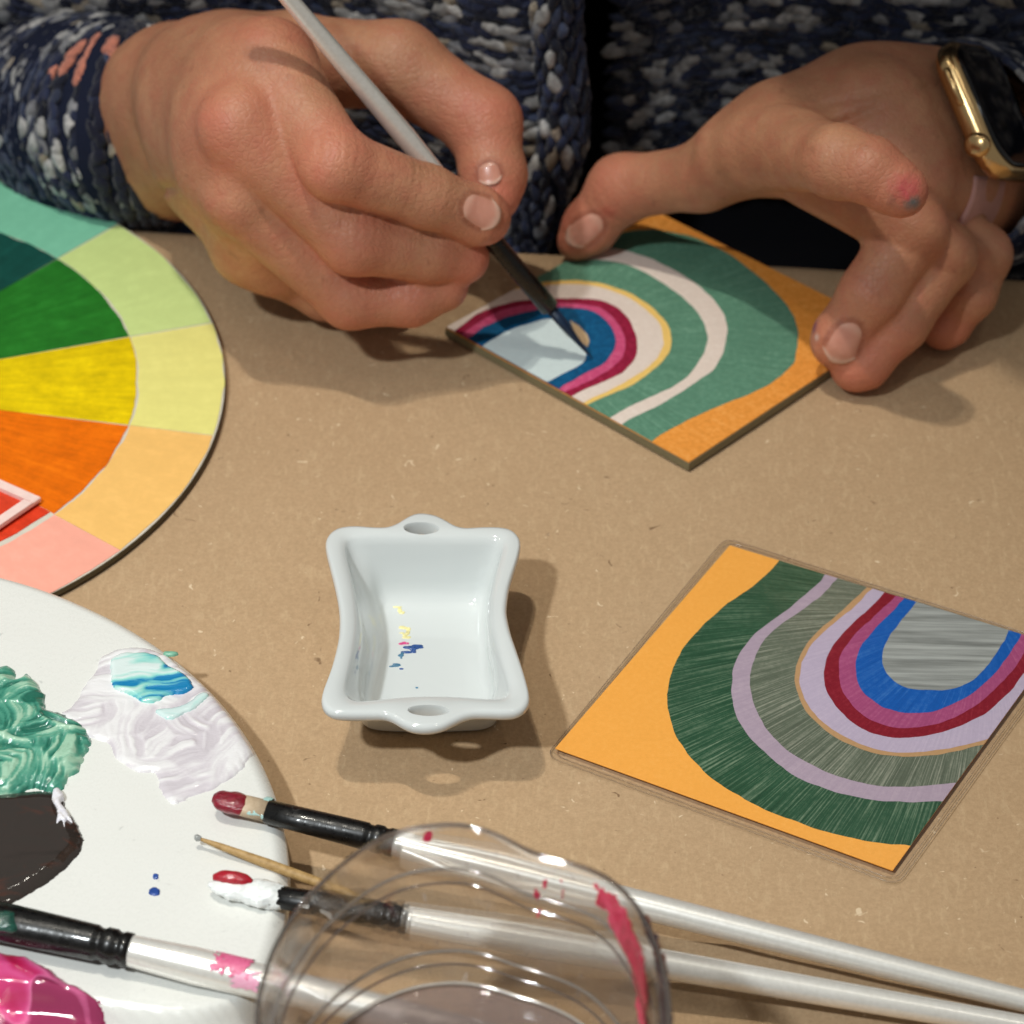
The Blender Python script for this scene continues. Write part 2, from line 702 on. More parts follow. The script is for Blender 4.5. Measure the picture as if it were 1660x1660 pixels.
# back of the hand: metacarpals
H1.chain([(330, 132, 64), (395, 112, 82), (438, 100, 92)], [17, 14.5, 11.6], 4, 16)
H1.chain([(335, 180, 60), (365, 194, 75), (388, 204, 84)], [17, 15.0, 11.8], 4, 14)
H1.chain([(345, 240, 50), (372, 285, 60), (390, 318, 62)], [16, 13.5, 11.0], 4, 14)
H1.chain([(362, 305, 36), (402, 400, 30)], [14, 10.6], 4, 14)
H1.chain([(430, 230, 70), (470, 330, 50), (470, 420, 26)], [13, 14, 10], 8, 14)   # mass of the palm between
# fingers
i1 = H1.chain([(438, 100, 93), (545, 266, 81), (690, 318, 66), (775, 350, 56), (786, 354, 54.5)], [11.2, 10.3, 9.0, 8.4, 7.4], 3, 2.0)
m1 = H1.chain([(385, 203, 85), (574, 386, 54), (690, 404, 45), (748, 416, 40)], [11.2, 10.4, 9.7, 8.4], 3, 2.0)
r1 = H1.chain([(388, 318, 62), (568, 479, 30), (665, 480, 29), (718, 464, 31)], [10.8, 9.7, 8.8, 7.6], 3, 2.0)
p1 = H1.chain([(402, 400, 30), (528, 470, 13), (620, 474, 10)], [10.4, 9.0, 8.0], 3, 2.0)
# webs of skin between neighbouring fingers
for q, r_ in (([(434, 114, 87), (394, 200, 79)], 10.5), ([(392, 214, 77), (392, 310, 58)], 10), ([(392, 320, 55), (404, 392, 31)], 9.5),
              ([(460, 165, 82), (440, 255, 68)], 7.0), ([(436, 270, 67), (440, 362, 46)], 7.0), ([(440, 375, 45), (445, 425, 26)], 7)):
    H1.chain(q, [r_, r_], 2, 7)
H1.chain([(428, 128, 86), (424, 206, 79)], [9.0, 8.4], 2, 18)
# thumb
t1 = H1.chain([(380, 105, 60), (470, 100, 68), (645, 106, 74), (783, 198, 64), (800, 285, 54), (801, 322, 50)],
              [17, 14.5, 12.8, 10.8, 9.2, 7.2], 5, 6)
for c, r, h in (((430, 90, 97), 11, 0.3), ((372, 200, 90), 11, 0.15), ((382, 326, 66), 10, 0.5), ((392, 408, 34), 10, 0.5),
                ((540, 262, 88), 9, 0.8), ((568, 382, 60), 8, 0.8), ((566, 482, 36), 8, 0.7), ((790, 190, 66), 9, 0.6)):
    H1.bump(P(*c), r, h)
ax = i1[3] - i1[2]
side1 = np.cross(ax, FWD)
side1 = -FWD + 0.4 * UP
side1 /= np.linalg.norm(side1)
for off in (-0.0045, -0.0022, 0.0, 0.002, 0.0042):
    H1.crease(i1[2] + ax / np.linalg.norm(ax) * off + side1 * 0.008, ax + 0.25 * RIGHT * np.linalg.norm(ax), 7.5, 0.65, 0.38)
ax = i1[1] - i1[0]
ax2 = i1[2] - i1[1]
for off in (-0.0045, -0.002, 0.0005, 0.003, 0.0055):
    H1.crease(i1[1] + ax2 / np.linalg.norm(ax2) * off + side1 * 0.009, ax2 + 0.25 * RIGHT * np.linalg.norm(ax2) * math.cos(off * 1500), 6.5, 0.6, 0.34)
# veins and tendons over the back of the hand
for q, r_ in (([(330, 95, 76), (395, 130, 90), (420, 165, 88)], 1.6), ([(300, 215, 62), (345, 250, 72), (372, 285, 70)], 1.5), ([(345, 150, 80), (362, 178, 88)], 2.0)):
    H1.chain(q, [r_] * len(q), 2, 6)
for ch in (m1, r1):
    ax = ch[2] - ch[1]
    for off in (-0.0045, -0.0022, 0.0005, 0.003, 0.0055):
        H1.crease(ch[1] + ax / np.linalg.norm(ax) * off + side1 * 0.009, ax + 0.2 * RIGHT * np.linalg.norm(ax) * math.sin(off * 2000), 6.5, 0.6, 0.34)
    for off in (-0.002, 0.001):
        H1.crease(ch[2] + ax / np.linalg.norm(ax) * off + side1 * 0.008, ax, 5.5, 0.55, 0.26)
ax = t1[4] - t1[2]
for off in (-0.003, 0.0, 0.003):
    H1.crease(t1[3] + ax / np.linalg.norm(ax) * off, ax, 11, 0.6, 0.2)
# wrist folds
H1.crease(P(300, 312, 36), UP + 0.1 * RIGHT, 17, 1.3, 1.8)
H1.crease(P(318, 210, 74), RIGHT + 0.35 * UP, 16, 2.6, 0.4)

# --- the hand that steadies the tile (right in the photo)
H2 = Hand()
FA = np.array([0.5, 0.7, -0.5])
FA /= np.linalg.norm(FA)                          # from the wrist toward the elbow
WL = np.array([0.384, -0.70, -0.60])              # along the strap
WL -= FA * (WL @ FA)
WL /= np.linalg.norm(WL)
WT = np.cross(FA, WL)                             # out of the watch face
if WT[0] < 0:
    WT = -WT
WC = P(1602, 182, 64)
W0 = WC - WT * 0.026
for k_ in (-1, 1):
    H2.groups.append(([(W0 + FA * 0.10 + WL * 0.009 * k_, W0 + WL * 0.009 * k_, 0.026, 0.0190), (W0 + WL * 0.009 * k_, W0 - FA * 0.022 + WL * 0.010 * k_, 0.0190, 0.0185)], 0.01, 0.012))
H2.chain([(1500, 188, 50), (1400, 182, 55), (1295, 210, 58)], [18.5, 17.2, 14.0], 8, 14)          # thenar side
H2.chain([(1490, 250, 36), (1420, 258, 42), (1335, 258, 54)], [15, 12, 10.5], 8, 10)
H2.chain([(1500, 290, 34), (1470, 310, 36), (1420, 315, 40)], [16, 12, 10], 8, 10)
H2.chain([(1185, 248, 54), (1235, 240, 61), (1300, 246, 70)], [10.5, 11.5, 11.0], 6, 15)          # web between thumb and forefinger
th2 = H2.chain([(1380, 195, 54), (1262, 222, 54), (1140, 286, 40), (1008, 305, 26), (954, 370, 12), (932, 394, 8)],
               [16, 14.0, 10.0, 9.6, 7.8, 5.3], 5, 12)
in2 = H2.chain([(1270, 238, 68), (1360, 262, 83), (1410, 276, 85), (1452, 304, 82), (1464, 312, 81)], [11.2, 10.5, 9.4, 7.9, 6.9], 3, 5)
mi2 = H2.chain([(1295, 268, 58), (1478, 372, 47), (1412, 476, 31), (1362, 548, 17), (1356, 557, 15)], [11.0, 10.2, 9.3, 8.3, 7.3], 3, 2.0)
ri2 = H2.chain([(1370, 285, 50), (1528, 414, 36), (1456, 522, 20), (1398, 588, 9.5), (1384, 596, 8)], [10.5, 10.0, 9.0, 8.0, 7.0], 3, 2.2)
pi2 = H2.chain([(1440, 300, 44), (1592, 412, 28), (1572, 474, 19), (1534, 524, 8.5), (1527, 530, 8)], [10, 8.8, 8.0, 7.2, 6.6], 3, 2.2)
for ch, js in ((in2, (2, 3)), (mi2, (1, 2)), (ri2, (1, 2)), (pi2, (1, 2))):
    for j in js:
        ax = ch[j + 1] - ch[j - 1]
        for off in (-0.0026, 0.0, 0.0026):
            H2.crease(ch[j] + ax / np.linalg.norm(ax) * off, ax, 12, 0.55, 0.2)
ax = th2[4] - th2[2]
for off, dep in ((-0.006, 0.25), (-0.0015, 0.45), (0.003, 0.3)):
    H2.crease(th2[3] - ax / np.linalg.norm(ax) * (0.002 + off) - UP * 0.004, ax + 0.4 * RIGHT * np.linalg.norm(ax), 9, 0.8, dep * 1.6)
H2.crease(P(1110, 300, 46), RIGHT - 0.2 * UP, 11, 0.9, 0.5)
H2.crease(P(1245, 255, 64), RIGHT + 0.5 * UP, 12, 1.6, 0.7)
H2.crease(P(1365, 205, 66), UP - 0.45 * RIGHT, 17, 1.8, 1.6)
H2.crease(P(1420, 160, 70), UP - 0.2 * RIGHT, 18, 1.2, 1.2)
H2.crease(P(1450, 215, 60), UP + 0.8 * RIGHT, 14, 1.4, 1.0)
H2.crease(P(1300, 165, 66), UP - 0.6 * RIGHT, 12, 0.9, 0.6)
H2.bump(mi2[1], 12, 0.9)
H2.bump(th2[3], 11, 0.8)

RED, PINKP, GREYP, WHITEP, PURP = [lin(c) for c in ((170, 40, 40), (206, 60, 90), (110, 116, 118), (225, 220, 215), (110, 60, 90))]
flush_pts = [(i1[1], 12), (m1[1], 11), (r1[1], 11), (i1[0], 12), (m1[0], 13), (t1[3], 14), (t1[5], 12), (i1[4], 11), (m1[3], 12),
             (r1[2], 10), (th2[3], 12), (th2[4], 13), (in2[3], 12), (in2[4], 12), (mi2[1], 9), (mi2[3], 10), (ri2[3], 14), (pi2[3], 10), (mi2[2], 8)]
stains = [(P(1474, 306, 87), 4.4, PINKP, 0.62), (P(1452, 330, 85), 4.0, PURP, 0.55), (P(1484, 333, 82), 2.6, GREYP, 1.0), (P(1468, 343, 82), 1.9, GREYP, 0.8),
          (P(1322, 530, 21), 1.8, PURP, 0.9), (P(1318, 565, 21), 2.0, PURP, 0.8), (P(1332, 588, 20), 1.8, WHITEP, 1.0), (P(1345, 590, 20), 1.6, WHITEP, 0.9),
          (P(1355, 618, 12), 4.5, PINKP, 0.55), (P(925, 398, 14), 2.2, RED, 0.55), (P(965, 332, 22), 2.0, RED, 0.5), (P(945, 360, 18), 2.0, RED, 0.5),
          (P(990, 372, 16), 0.9, WHITEP, 0.9), (P(1330, 600, 14), 2.6, PINKP, 0.4), (P(1388, 628, 10), 2.4, PINKP, 0.4), (P(1320, 548, 20), 1.3, WHITEP, 0.8), (P(918, 402, 12), 1.6, RED, 0.5), (P(985, 345, 24), 2.2, RED, 0.35), (P(574, 378, 66), 1.6, WHITEP, 0.25)]

person = thing('person', 'person in a navy flecked knit cardigan, both hands busy painting a small tile',
               'person', edge_pt(0.14, -0.12, -0.3))
VV, FF, off = [], [], 0
for H, res in ((H1, 0.0010), (H2, 0.0010)):
    V, F = H.mesh(res)
    VV.append(V)
    FF.append(F + off)
    off += len(V)
# upper arms and trunk inside the cardigan close the body
core = Hand()
sh1, sh2 = edge_pt(-0.12, -0.17, 0.30), edge_pt(0.42, -0.17, 0.30)
for a, b, c in ((P(60, 205, -4), edge_pt(-0.12, -0.105, -0.015), sh1), (W0 + FA * 0.09, edge_pt(0.50, -0.14, 0.02), sh2)):
    core.groups.append(([(a, b, 0.022, 0.032), (b, c, 0.034, 0.045)], 0.02, 0.03))
core.groups.append(([(edge_pt(0.06, -0.2, -0.2), edge_pt(0.06, -0.2, 0.28), 0.10, 0.10), (edge_pt(0.24, -0.2, -0.2), edge_pt(0.24, -0.2, 0.28), 0.10, 0.10),
                     (sh1, sh2, 0.05, 0.05)], 0.06, 0.05))
HC = np.array([0.085, 0.965, 0.41])                # head bent over the work, above the picture
hf = np.array([0.02, -0.62, -0.78])               # where the face looks
hu = np.cross(np.array([1.0, 0, 0]), hf)
hu /= np.linalg.norm(hu)
nk = (sh1 + sh2) / 2 + np.array([0, 0, 0.03])
core.groups.append(([(HC - hf * 0.02, HC + hf * 0.012 - hu * 0.02, 0.086, 0.076), (HC + hf * 0.012 - hu * 0.02, HC + hf * 0.04 - hu * 0.075, 0.072, 0.036)], 0.03, 0.02))
core.groups.append(([(nk, HC - hf * 0.035 - hu * 0.06, 0.058, 0.050)], 0.01, 0.03))
core.groups.append(([(HC + hf * 0.078 + hu * 0.004, HC + hf * 0.100 - hu * 0.032, 0.008, 0.013)], 0.004, 0.012))
for k_ in (-1, 1):
    core.groups.append(([(HC + np.array([0.080 * k_, 0, 0]) + hu * 0.012, HC + np.array([0.082 * k_, 0, 0]) - hu * 0.03, 0.013, 0.010)], 0.004, 0.006))
    core.bump(HC + hf * 0.082 + np.array([0.030 * k_, 0, 0]) + hu * 0.005, 10, -7)
V, F = core.mesh(0.005)
VV.append(V)
FF.append(F + off)
V = np.vstack(VV)
F = np.vstack(FF)
flush = np.zeros(len(V))
for c, r in flush_pts:
    flush = np.maximum(flush, np.exp(-((V - c) ** 2).sum(1) / (r / 1000 * 1.05) ** 2))
flush = np.clip(flush * (0.8 + 0.5 * fbm(V, 120, 3)), 0, 1)
sc = np.zeros((len(V), 3)) + 0.3
sa = np.zeros(len(V))
for c, r, colr, amt in stains:
    d = np.sqrt(((V - c) ** 2).sum(1)) / (r / 1000)
    w = np.clip(1.5 - d + 0.5 * fbm(V, 500, 2), 0, 1) * amt
    m = w > sa
    sc[m] = colr
    sa = np.maximum(sa, w)
body = add('body', V, F, M_skin, person, True, {'flush': flush, 'stain': sc, 'stain_amount': sa})

hair = Hand()
hair.groups.append(([(HC - hf * 0.030 + hu * 0.012, HC - hf * 0.022 - hu * 0.045, 0.090, 0.080), (HC - hf * 0.030 + hu * 0.012, HC + hf * 0.020 + hu * 0.030, 0.090, 0.066)], 0.03, 0.02))
for k_ in (-1, 1):
    hair.groups.append(([(HC + np.array([0.055 * k_, 0, 0]) - hf * 0.03, HC + np.array([0.078 * k_, 0.01, 0]) - hu * 0.09 - hf * 0.02, 0.045, 0.030)], 0.01, 0.03))
V2, F2 = hair.mesh(0.006)
t_ = NT('brown_hair')
t_.set(t_.ramp(t_.noise(t_.coord((8, 1, 1)), 90, 4), [(0.3, lin((58, 40, 28))), (0.7, lin((98, 70, 48)))]), 0.45)
add('hair', V2 + 0.002 * fbm(V2 * [6, 1, 1], 60, 3)[:, None], F2, t_.m, person)

M_nail = NT('fingernail')
na = M_nail.n('ShaderNodeAttribute', attribute_name='along').outputs['Fac']
nc = M_nail.ramp(na, [(0.0, lin((196, 134, 112))), (0.14, lin((216, 166, 146))), (0.3, lin((204, 140, 120))), (0.8, lin((208, 146, 126))), (0.92, lin((216, 178, 158)))])
M_nail.set(M_nail.mix(0.25, nc, M_nail.ramp(M_nail.noise(M_nail.coord(), 300, 3), [(0.3, lin((190, 130, 110))), (0.7, lin((220, 170, 150)))])), 0.3, spec=0.5, coat=0.05)
M_nail.b.inputs['Subsurface Weight'].default_value = 0.12
M_nail.b.inputs['Subsurface Radius'].default_value = (1, 0.4, 0.25)
M_nail.b.inputs['Subsurface Scale'].default_value = 0.002
NAIL_RIMS = []


def nail(H, base, tip, out, half_w, lift=0.0004):
    """curved plate laid on the skin from base to tip, facing out"""
    base, tip, out = map(np.asarray, (base, tip, out))
    d = tip - base
    L = np.linalg.norm(d)
    d = d / L
    out = out - d * (out @ d)
    out /= np.linalg.norm(out)
    s = np.cross(d, out)
    nu, nv = 15, 13
    def down(p, it=25):
        for _ in range(it):
            p = p - out * np.clip(H.sdf(p), -0.003, 0.003)[:, None]
        return p
    ends = down(np.array([base, tip]) + out * 0.002)
    d = ends[1] - ends[0]
    L = np.linalg.norm(d)
    d = d / L
    s = np.cross(d, out)
    s /= np.linalg.norm(s)
    R = half_w * 1.45
    pts = []
    for i in range(nu):
        u = i / (nu - 1)
        for j in range(nv):
            v = j / (nv - 1) * 2 - 1
            w = half_w * (0.80 + 0.20 * min(1, u * 2.0))
            uu = u
            if u < 0.35:
                uu = u + (0.35 - u) * 0.5 * v * v
            if u > 0.6:
                uu = u - (u - 0.6) * 0.75 * abs(v) ** 2.4
            x = w * v
            pts.append(ends[0] + d * L * uu + s * x - out * (R - math.sqrt(R * R - x * x)))
    p = np.array(pts)
    UU, VV_ = np.repeat(np.arange(nu) / (nu - 1), nv), np.tile(np.linspace(-1, 1, nv), nu)
    LF = 0.00055 * (1 - np.abs(VV_) ** 4) * np.clip(UU / 0.18, 0, 1) - 0.00022 + np.clip(UU - 0.8, 0, 1) * 0.0008
    for _ in range(6):
        p = p - H.normal(p) * ((H.sdf(p) - LF) * 0.6)[:, None]
    u = np.repeat(np.arange(nu) / (nu - 1), nv)
    p = p + out * (np.clip(u - 0.85, 0, 1) * 0.001)[:, None]
    lo = p - out * 0.0011
    n = len(p)
    f = [(r * nv + i, r * nv + i + 1, (r + 1) * nv + i + 1, (r + 1) * nv + i) for r in range(nu - 1) for i in range(nv - 1)]
    f2 = [tuple(n + q for q in g[::-1]) for g in f]
    rim = [i for i in range(nv)] + [r * nv + nv - 1 for r in range(1, nu)] + [(nu - 1) * nv + i for i in range(nv - 2, -1, -1)] + [r * nv for r in range(nu - 2, 0, -1)]
    side = [(rim[i], n + rim[i], n + rim[(i + 1) % len(rim)], rim[(i + 1) % len(rim)]) for i in range(len(rim))]
    o = add('fingernail', np.vstack([p, lo]), f + f2 + side, M_nail.m, body, attrs={'along': np.r_[u, u]})
    NAIL_RIMS.append(p[[i for i in rim if u[i] < 0.8]])
    recalc(o)
    return o


TOCAM = -FWD
nail(H1, P(738, 336, 64), P(802, 364, 57), TOCAM * 0.8 + UP * 0.45, 0.0052)
nail(H1, P(793, 262, 64), P(799, 300, 58), TOCAM * 0.9 + RIGHT * 0.35, 0.0038)
nail(H2, P(1384, 520, 30), P(1344, 586, 19), TOCAM * 0.9 - RIGHT * 0.25 + UP * .1, 0.0048)
nail(H2, P(977, 350, 22), P(927, 402, 13), TOCAM * 0.8 + RIGHT * 0.25 - UP * 0.3, 0.0044)

# darker fold of skin around each nail
ring_ = np.vstack(NAIL_RIMS)
near = np.where(np.min(np.abs(V - ring_.mean(0)), 1) < 9)[0]
cand = np.where((((V[:, None, :] - np.array([r.mean(0) for r in NAIL_RIMS])[None]) ** 2).sum(2).min(1) < 0.011 ** 2))[0]
dmin = np.sqrt(((V[cand][:, None] - ring_[None]) ** 2).sum(2).min(1))
w = np.clip(1 - dmin / 0.0016, 0, 1) * 0.75
use = w > sa[cand]
sc[cand[use]] = lin((128, 66, 52))
sa[cand[use]] = w[use]
body.data.attributes['stain'].data.foreach_set('color', np.c_[sc, np.ones(len(sc))].astype(np.float32).ravel())
body.data.attributes['stain_amount'].data.foreach_set('value', sa.astype(np.float32))
# ------------------------------------------------------------------ flecked knit cardigan
def knit_mat():
    t = NT('knit_yarn')
    v = t.coord()
    at = t.n('ShaderNodeAttribute', attribute_name='yarn').outputs['Color']
    n1 = t.noise(t.coord((1, 1, 1)), 1500, 3, 0.7)
    n2 = t.noise(v, 420, 3, 0.6, 0.5)
    col = t.mix(t.ramp(n2, [(0.35, (0.55,) * 3), (0.7, (0,) * 3)]), at, lin((30, 34, 50)))
    t.set(col, 0.9, spec=0.15)
    t.b.inputs['Sheen Weight'].default_value = 0.25
    t.b.inputs['Sheen Roughness'].default_value = 0.5
    t.bump(t.mix(0.5, n1, n2), 0.6, 0.0012)
    return t.m


M_yarn = knit_mat()
M_knitbase = simple('knit_backing', (30, 35, 54), 0.95, bump=0.6, scale=700, spec=0.1)
bmi = bmesh.new()
bmesh.ops.create_icosphere(bmi, subdivisions=2, radius=1.0)
ICO_V = np.array([v.co[:] for v in bmi.verts])
ICO_F = np.array([[v.index for v in f.verts] for f in bmi.faces])
bmi.free()

YARN = [(lin((46, 54, 84)), 0.34), (lin((28, 32, 48)), 0.16), (lin((68, 78, 106)), 0.14), (lin((210, 210, 210)), 0.17), (lin((158, 160, 166)), 0.13),
        (lin((186, 174, 156)), 0.05)]


def stitches(name, surf, us, vs, size, parent, twist=0.5, palette=YARN, jitter=0.25, long_axis='u', extra=None):
    """rows of yarn loops lying on a surface; surf maps (u, v) arrays to points"""
    U, Vv = np.meshgrid(us, vs)
    U = U + (np.arange(len(vs)) % 2)[:, None] * 0.5 * (us[1] - us[0])
    U, Vv = U.ravel(), Vv.ravel()
    n = len(U)
    U = U + rng.normal(0, jitter * 0.4, n) * (us[1] - us[0])
    Vv = Vv + rng.normal(0, jitter * 0.4, n) * (vs[1] - vs[0])
    e = 1e-4
    p = surf(U, Vv)
    tu = surf(U + e, Vv) - p
    tv = surf(U, Vv + e) - p
    tu /= np.linalg.norm(tu, axis=1, keepdims=True)
    nn = np.cross(tu, tv)
    nn /= np.linalg.norm(nn, axis=1, keepdims=True)
    tv = np.cross(nn, tu)
    a = rng.normal(0, 0.22, n) + twist * np.where(np.arange(n) % 2, 1, -1)
    if long_axis == 'v':
        a = a + math.pi / 2
    la = tu * np.cos(a)[:, None] + tv * np.sin(a)[:, None]
    sa_ = -tu * np.sin(a)[:, None] + tv * np.cos(a)[:, None]
    pal = np.array([c for c, w in palette])
    w = np.array([w for c, w in palette])
    # the fleck colour of a hand-dyed yarn runs on over neighbouring stitches
    field = vnoise(p, 70) + 0.5 * vnoise(p, 260)
    k = rng.choice(len(pal), n, p=w / w.sum())
    light = k >= 3
    k = np.where(light & (field < 0.56), rng.choice(3, n), k)
    c = pal[k] * rng.uniform(0.75, 1.2, (n, 1))
    if extra is not None:
        c = extra(U, Vv, c)
    s0, s1, s2 = size
    grow = np.where(k >= 3, 1.25, 1.0)
    A = la * (s0 * rng.uniform(0.75, 1.25, n) * grow)[:, None]
    B = sa_ * (s1 * rng.uniform(0.8, 1.25, n) * grow)[:, None]
    N_ = nn * (s2 * rng.uniform(0.8, 1.3, n))[:, None]
    bx = ICO_V.copy()
    lump = 1 + 0.07 * rng.normal(0, 1, (n, len(bx)))
    bend = (bx[:, 0] ** 2 - 0.3) * 0.35
    X = bx[None, :, 0] * lump
    Y = (bx[None, :, 1] * (1 - 0.35 * bx[None, :, 0] ** 2) + bend[None] * np.where(np.arange(n) % 2, 1, -1)[:, None]) * lump
    Z = bx[None, :, 2] * lump
    V = p[:, None] + X[..., None] * A[:, None] + Y[..., None] * B[:, None] + Z[..., None] * N_[:, None]
    F = (ICO_F[None] + (np.arange(n) * len(bx))[:, None, None]).reshape(-1, 3)
    V = V.reshape(-1, 3)
    me = bpy.data.meshes.new(name)
    me.vertices.add(len(V))
    me.vertices.foreach_set('co', V.astype(np.float32).ravel())
    me.loops.add(F.size)
    me.loops.foreach_set('vertex_index', F.astype(np.int32).ravel())
    me.polygons.add(len(F))
    me.polygons.foreach_set('loop_start', np.arange(0, F.size, 3, dtype=np.int32))
    me.polygons.foreach_set('loop_total', np.full(len(F), 3, dtype=np.int32))
    me.polygons.foreach_set('use_smooth', np.ones(len(F), dtype=bool))
    at = me.attributes.new('yarn', 'FLOAT_COLOR', 'POINT')
    cc = np.c_[c, np.ones(n)].repeat(len(bx), 0).astype(np.float32)
    at.data.foreach_set('color', cc.ravel())
    me.materials.append(M_yarn)
    me.update()
    me.validate()
    o = bpy.data.objects.new(name, me)
    COL.objects.link(o)
    o.parent = parent
    o['kind'] = 'stuff'
    return o


def sheet(name, surf, us, vs, mat, parent, thick):
    U, Vv = np.meshgrid(us, vs)
    p = surf(U.ravel(), Vv.ravel())
    e = 1e-4
    nn = np.cross(surf(U.ravel() + e, Vv.ravel()) - p, surf(U.ravel(), Vv.ravel() + e) - p)
    nn /= np.linalg.norm(nn, axis=1, keepdims=True)
    nu, nv = len(us), len(vs)
    q = p - nn * thick
    n = len(p)
    f = [(r * nu + i, r * nu + i + 1, (r + 1) * nu + i + 1, (r + 1) * nu + i) for r in range(nv - 1) for i in range(nu - 1)]
    rim = list(range(nu)) + [r * nu + nu - 1 for r in range(1, nv)] + [(nv - 1) * nu + i for i in range(nu - 2, -1, -1)] + [r * nu for r in range(nv - 2, 0, -1)]
    m = len(rim)
    side = [(rim[i], n + rim[i], n + rim[(i + 1) % m], rim[(i + 1) % m]) for i in range(m)]
    return add(name, np.vstack([p, q]), f + [tuple(n + x for x in g[::-1]) for g in f] + side, mat, parent)


def front(gap, sag):
    """cardigan front: u along the table edge, v up; gap = distance beyond the edge"""
    def S(u, v):
        g = gap + 0.9 * (u - 0.14) ** 2 + 0.010 * np.sin(u * 38 + sag) * np.clip(1 - v * 3, 0, 1) + 0.10 * np.clip(v, -0.1, 1) ** 2 + sag * 0.0
        return eL[None] + EDIR[None] * u[:, None] + EN[None] * g[:, None] + np.array([[0, 0, 1.0]]) * v[:, None]
    return S


cardigan = add('cardigan', [(0, 0, 0)], [], None, person)      # replaced below by its panels
bpy.data.objects.remove(cardigan)

S_in, S_out = front(0.060, 0.6), front(0.040, 0.0)
right_panel = sheet('cardigan_front', S_in, np.linspace(0.149, 0.46, 60), np.linspace(-0.012, 0.30, 40), M_knitbase, person, 0.006)
stitches('knit_stitches', S_in, np.arange(0.149, 0.46, 0.0046), np.arange(-0.012, 0.11, 0.0031), (0.0042, 0.0020, 0.0012), right_panel, 0.28)
left_panel = sheet('cardigan_front', S_out, np.linspace(-0.26, 0.128, 60), np.linspace(-0.06, 0.30, 40), M_knitbase, person, 0.006)
stitches('knit_stitches', S_out, np.arange(-0.26, 0.122, 0.0046), np.arange(-0.06, 0.12, 0.0031), (0.0042, 0.0020, 0.0012), left_panel, 0.28)


def S_band(u, v):
    a = (u - 0.5) * 3.0
    lean = 0.127 + 0.10 * v + 0.004 * np.sin(v * 60)
    return S_out(lean + 0.007 * np.sin(a), v) - EN[None] * (0.006 + 0.006 * np.cos(a))[:, None]


band = sheet('button_band', S_band, np.linspace(0, 1, 10), np.linspace(-0.062, 0.30, 60), M_knitbase, person, 0.003)
stitches('knit_stitches', S_band, np.linspace(0.0, 1.0, 6), np.arange(-0.06, 0.12, 0.0046), (0.0038, 0.0016, 0.0016), band, 0.06, long_axis='v')


def sleeve(path, radii, name, squash, urange, parent=person):
    pr_ = smooth_open(np.c_[np.asarray(path, float), np.asarray(radii, float)], 6)
    path, radii = pr_[:, :3], pr_[:, 3]
    d = np.r_[0, np.cumsum(np.linalg.norm(np.diff(path, axis=0), axis=1))]

    def S(u, v):                                  # u around, v along
        v = np.asarray(v)
        c = np.stack([np.interp(v, d, path[:, i]) for i in range(3)], 1)
        c2 = np.stack([np.interp(v + 0.008, d, path[:, i]) for i in range(3)], 1)
        c1 = np.stack([np.interp(v - 0.008, d, path[:, i]) for i in range(3)], 1)
        ax = c2 - c1
        ax /= np.linalg.norm(ax, axis=1, keepdims=True)
        s = np.cross(ax, np.array([[0, 0, 1.0]]))
        s /= np.linalg.norm(s, axis=1, keepdims=True)
        w = np.cross(s, ax)
        r = np.interp(v, d, radii) * (1 + 0.018 * np.sin(v * 210 + 2 * np.sin(u * 2)) * np.clip(v / 0.02, 0, 1))
        return c + s * (np.cos(u) * r * squash)[:, None] + w * (np.sin(u) * r)[:, None]
    sh = sheet(name, S, np.linspace(0, 2 * np.pi, 49), np.linspace(0, d[-1], 40), M_knitbase, parent, 0.0012)
    return S, sh, d[-1]


slv, sh, L = sleeve([P(272, 207, 20), P(222, 206, 20), P(165, 204, 13), P(20, 190, -12), edge_pt(-0.12, -0.105, -0.015), edge_pt(-0.19, -0.15, 0.06), edge_pt(-0.16, -0.18, 0.22)],
                    [0.0318, 0.0330, 0.0350, 0.039, 0.045, 0.055, 0.065], 'sleeve', 0.98, None)


def cuff(U, Vv, c):
    k = (Vv < 0.0105)[:, None]
    c = np.where(k & (rng.random(len(c)) < 0.85)[:, None], np.array(lin((24, 27, 48))) * rng.uniform(0.7, 1.3, (len(c), 1)), c)
    pk = (np.abs(Vv - 0.0125 - 0.008 * (np.mod(U, 2 * np.pi) - PINK_U)) < 0.0026) & (np.abs(np.mod(U, 2 * np.pi) - PINK_U) < 0.28)
    c[pk] = np.array(lin((232, 150, 126))) * rng.uniform(0.9, 1.1, (pk.sum(), 1))
    return c


# angle at which the pink fleck sits: nearest approach to its place in view
uu = np.linspace(0, 2 * np.pi, 400)
dd = slv(uu, np.full(400, 0.012)) - CAM
px = 830 + FPX * (dd @ RIGHT) / (dd @ FWD)
py = 830 - FPX * (dd @ UP) / (dd @ FWD)
PINK_U = uu[np.argmin((py - 92) ** 2 * 1.0 + (dd @ FWD * 4000) ** 1 * 2)]
stitches('knit_stitches', slv, np.linspace(0, 2 * np.pi, 76, endpoint=False), np.arange(-0.0005, 0.20, 0.0025), (0.0038, 0.0019, 0.0012), sh, 0.25, extra=cuff,
         palette=[(c, w * (1.0 if i < 3 else 1.15)) for i, (c, w) in enumerate(YARN)])

slv2, sh2_, L2 = sleeve([W0 + FA * 0.024, W0 + FA * 0.07, W0 + FA * 0.12, edge_pt(0.47, -0.16, 0.02), edge_pt(0.46, -0.18, 0.20)],
                        [0.034, 0.037, 0.042, 0.055, 0.065], 'sleeve', 1.0, None)
stitches('knit_stitches', slv2, np.linspace(0, 2 * np.pi, 70, endpoint=False), np.arange(0.0, 0.10, 0.0030), (0.0038, 0.0019, 0.0012), sh2_, 0.25)

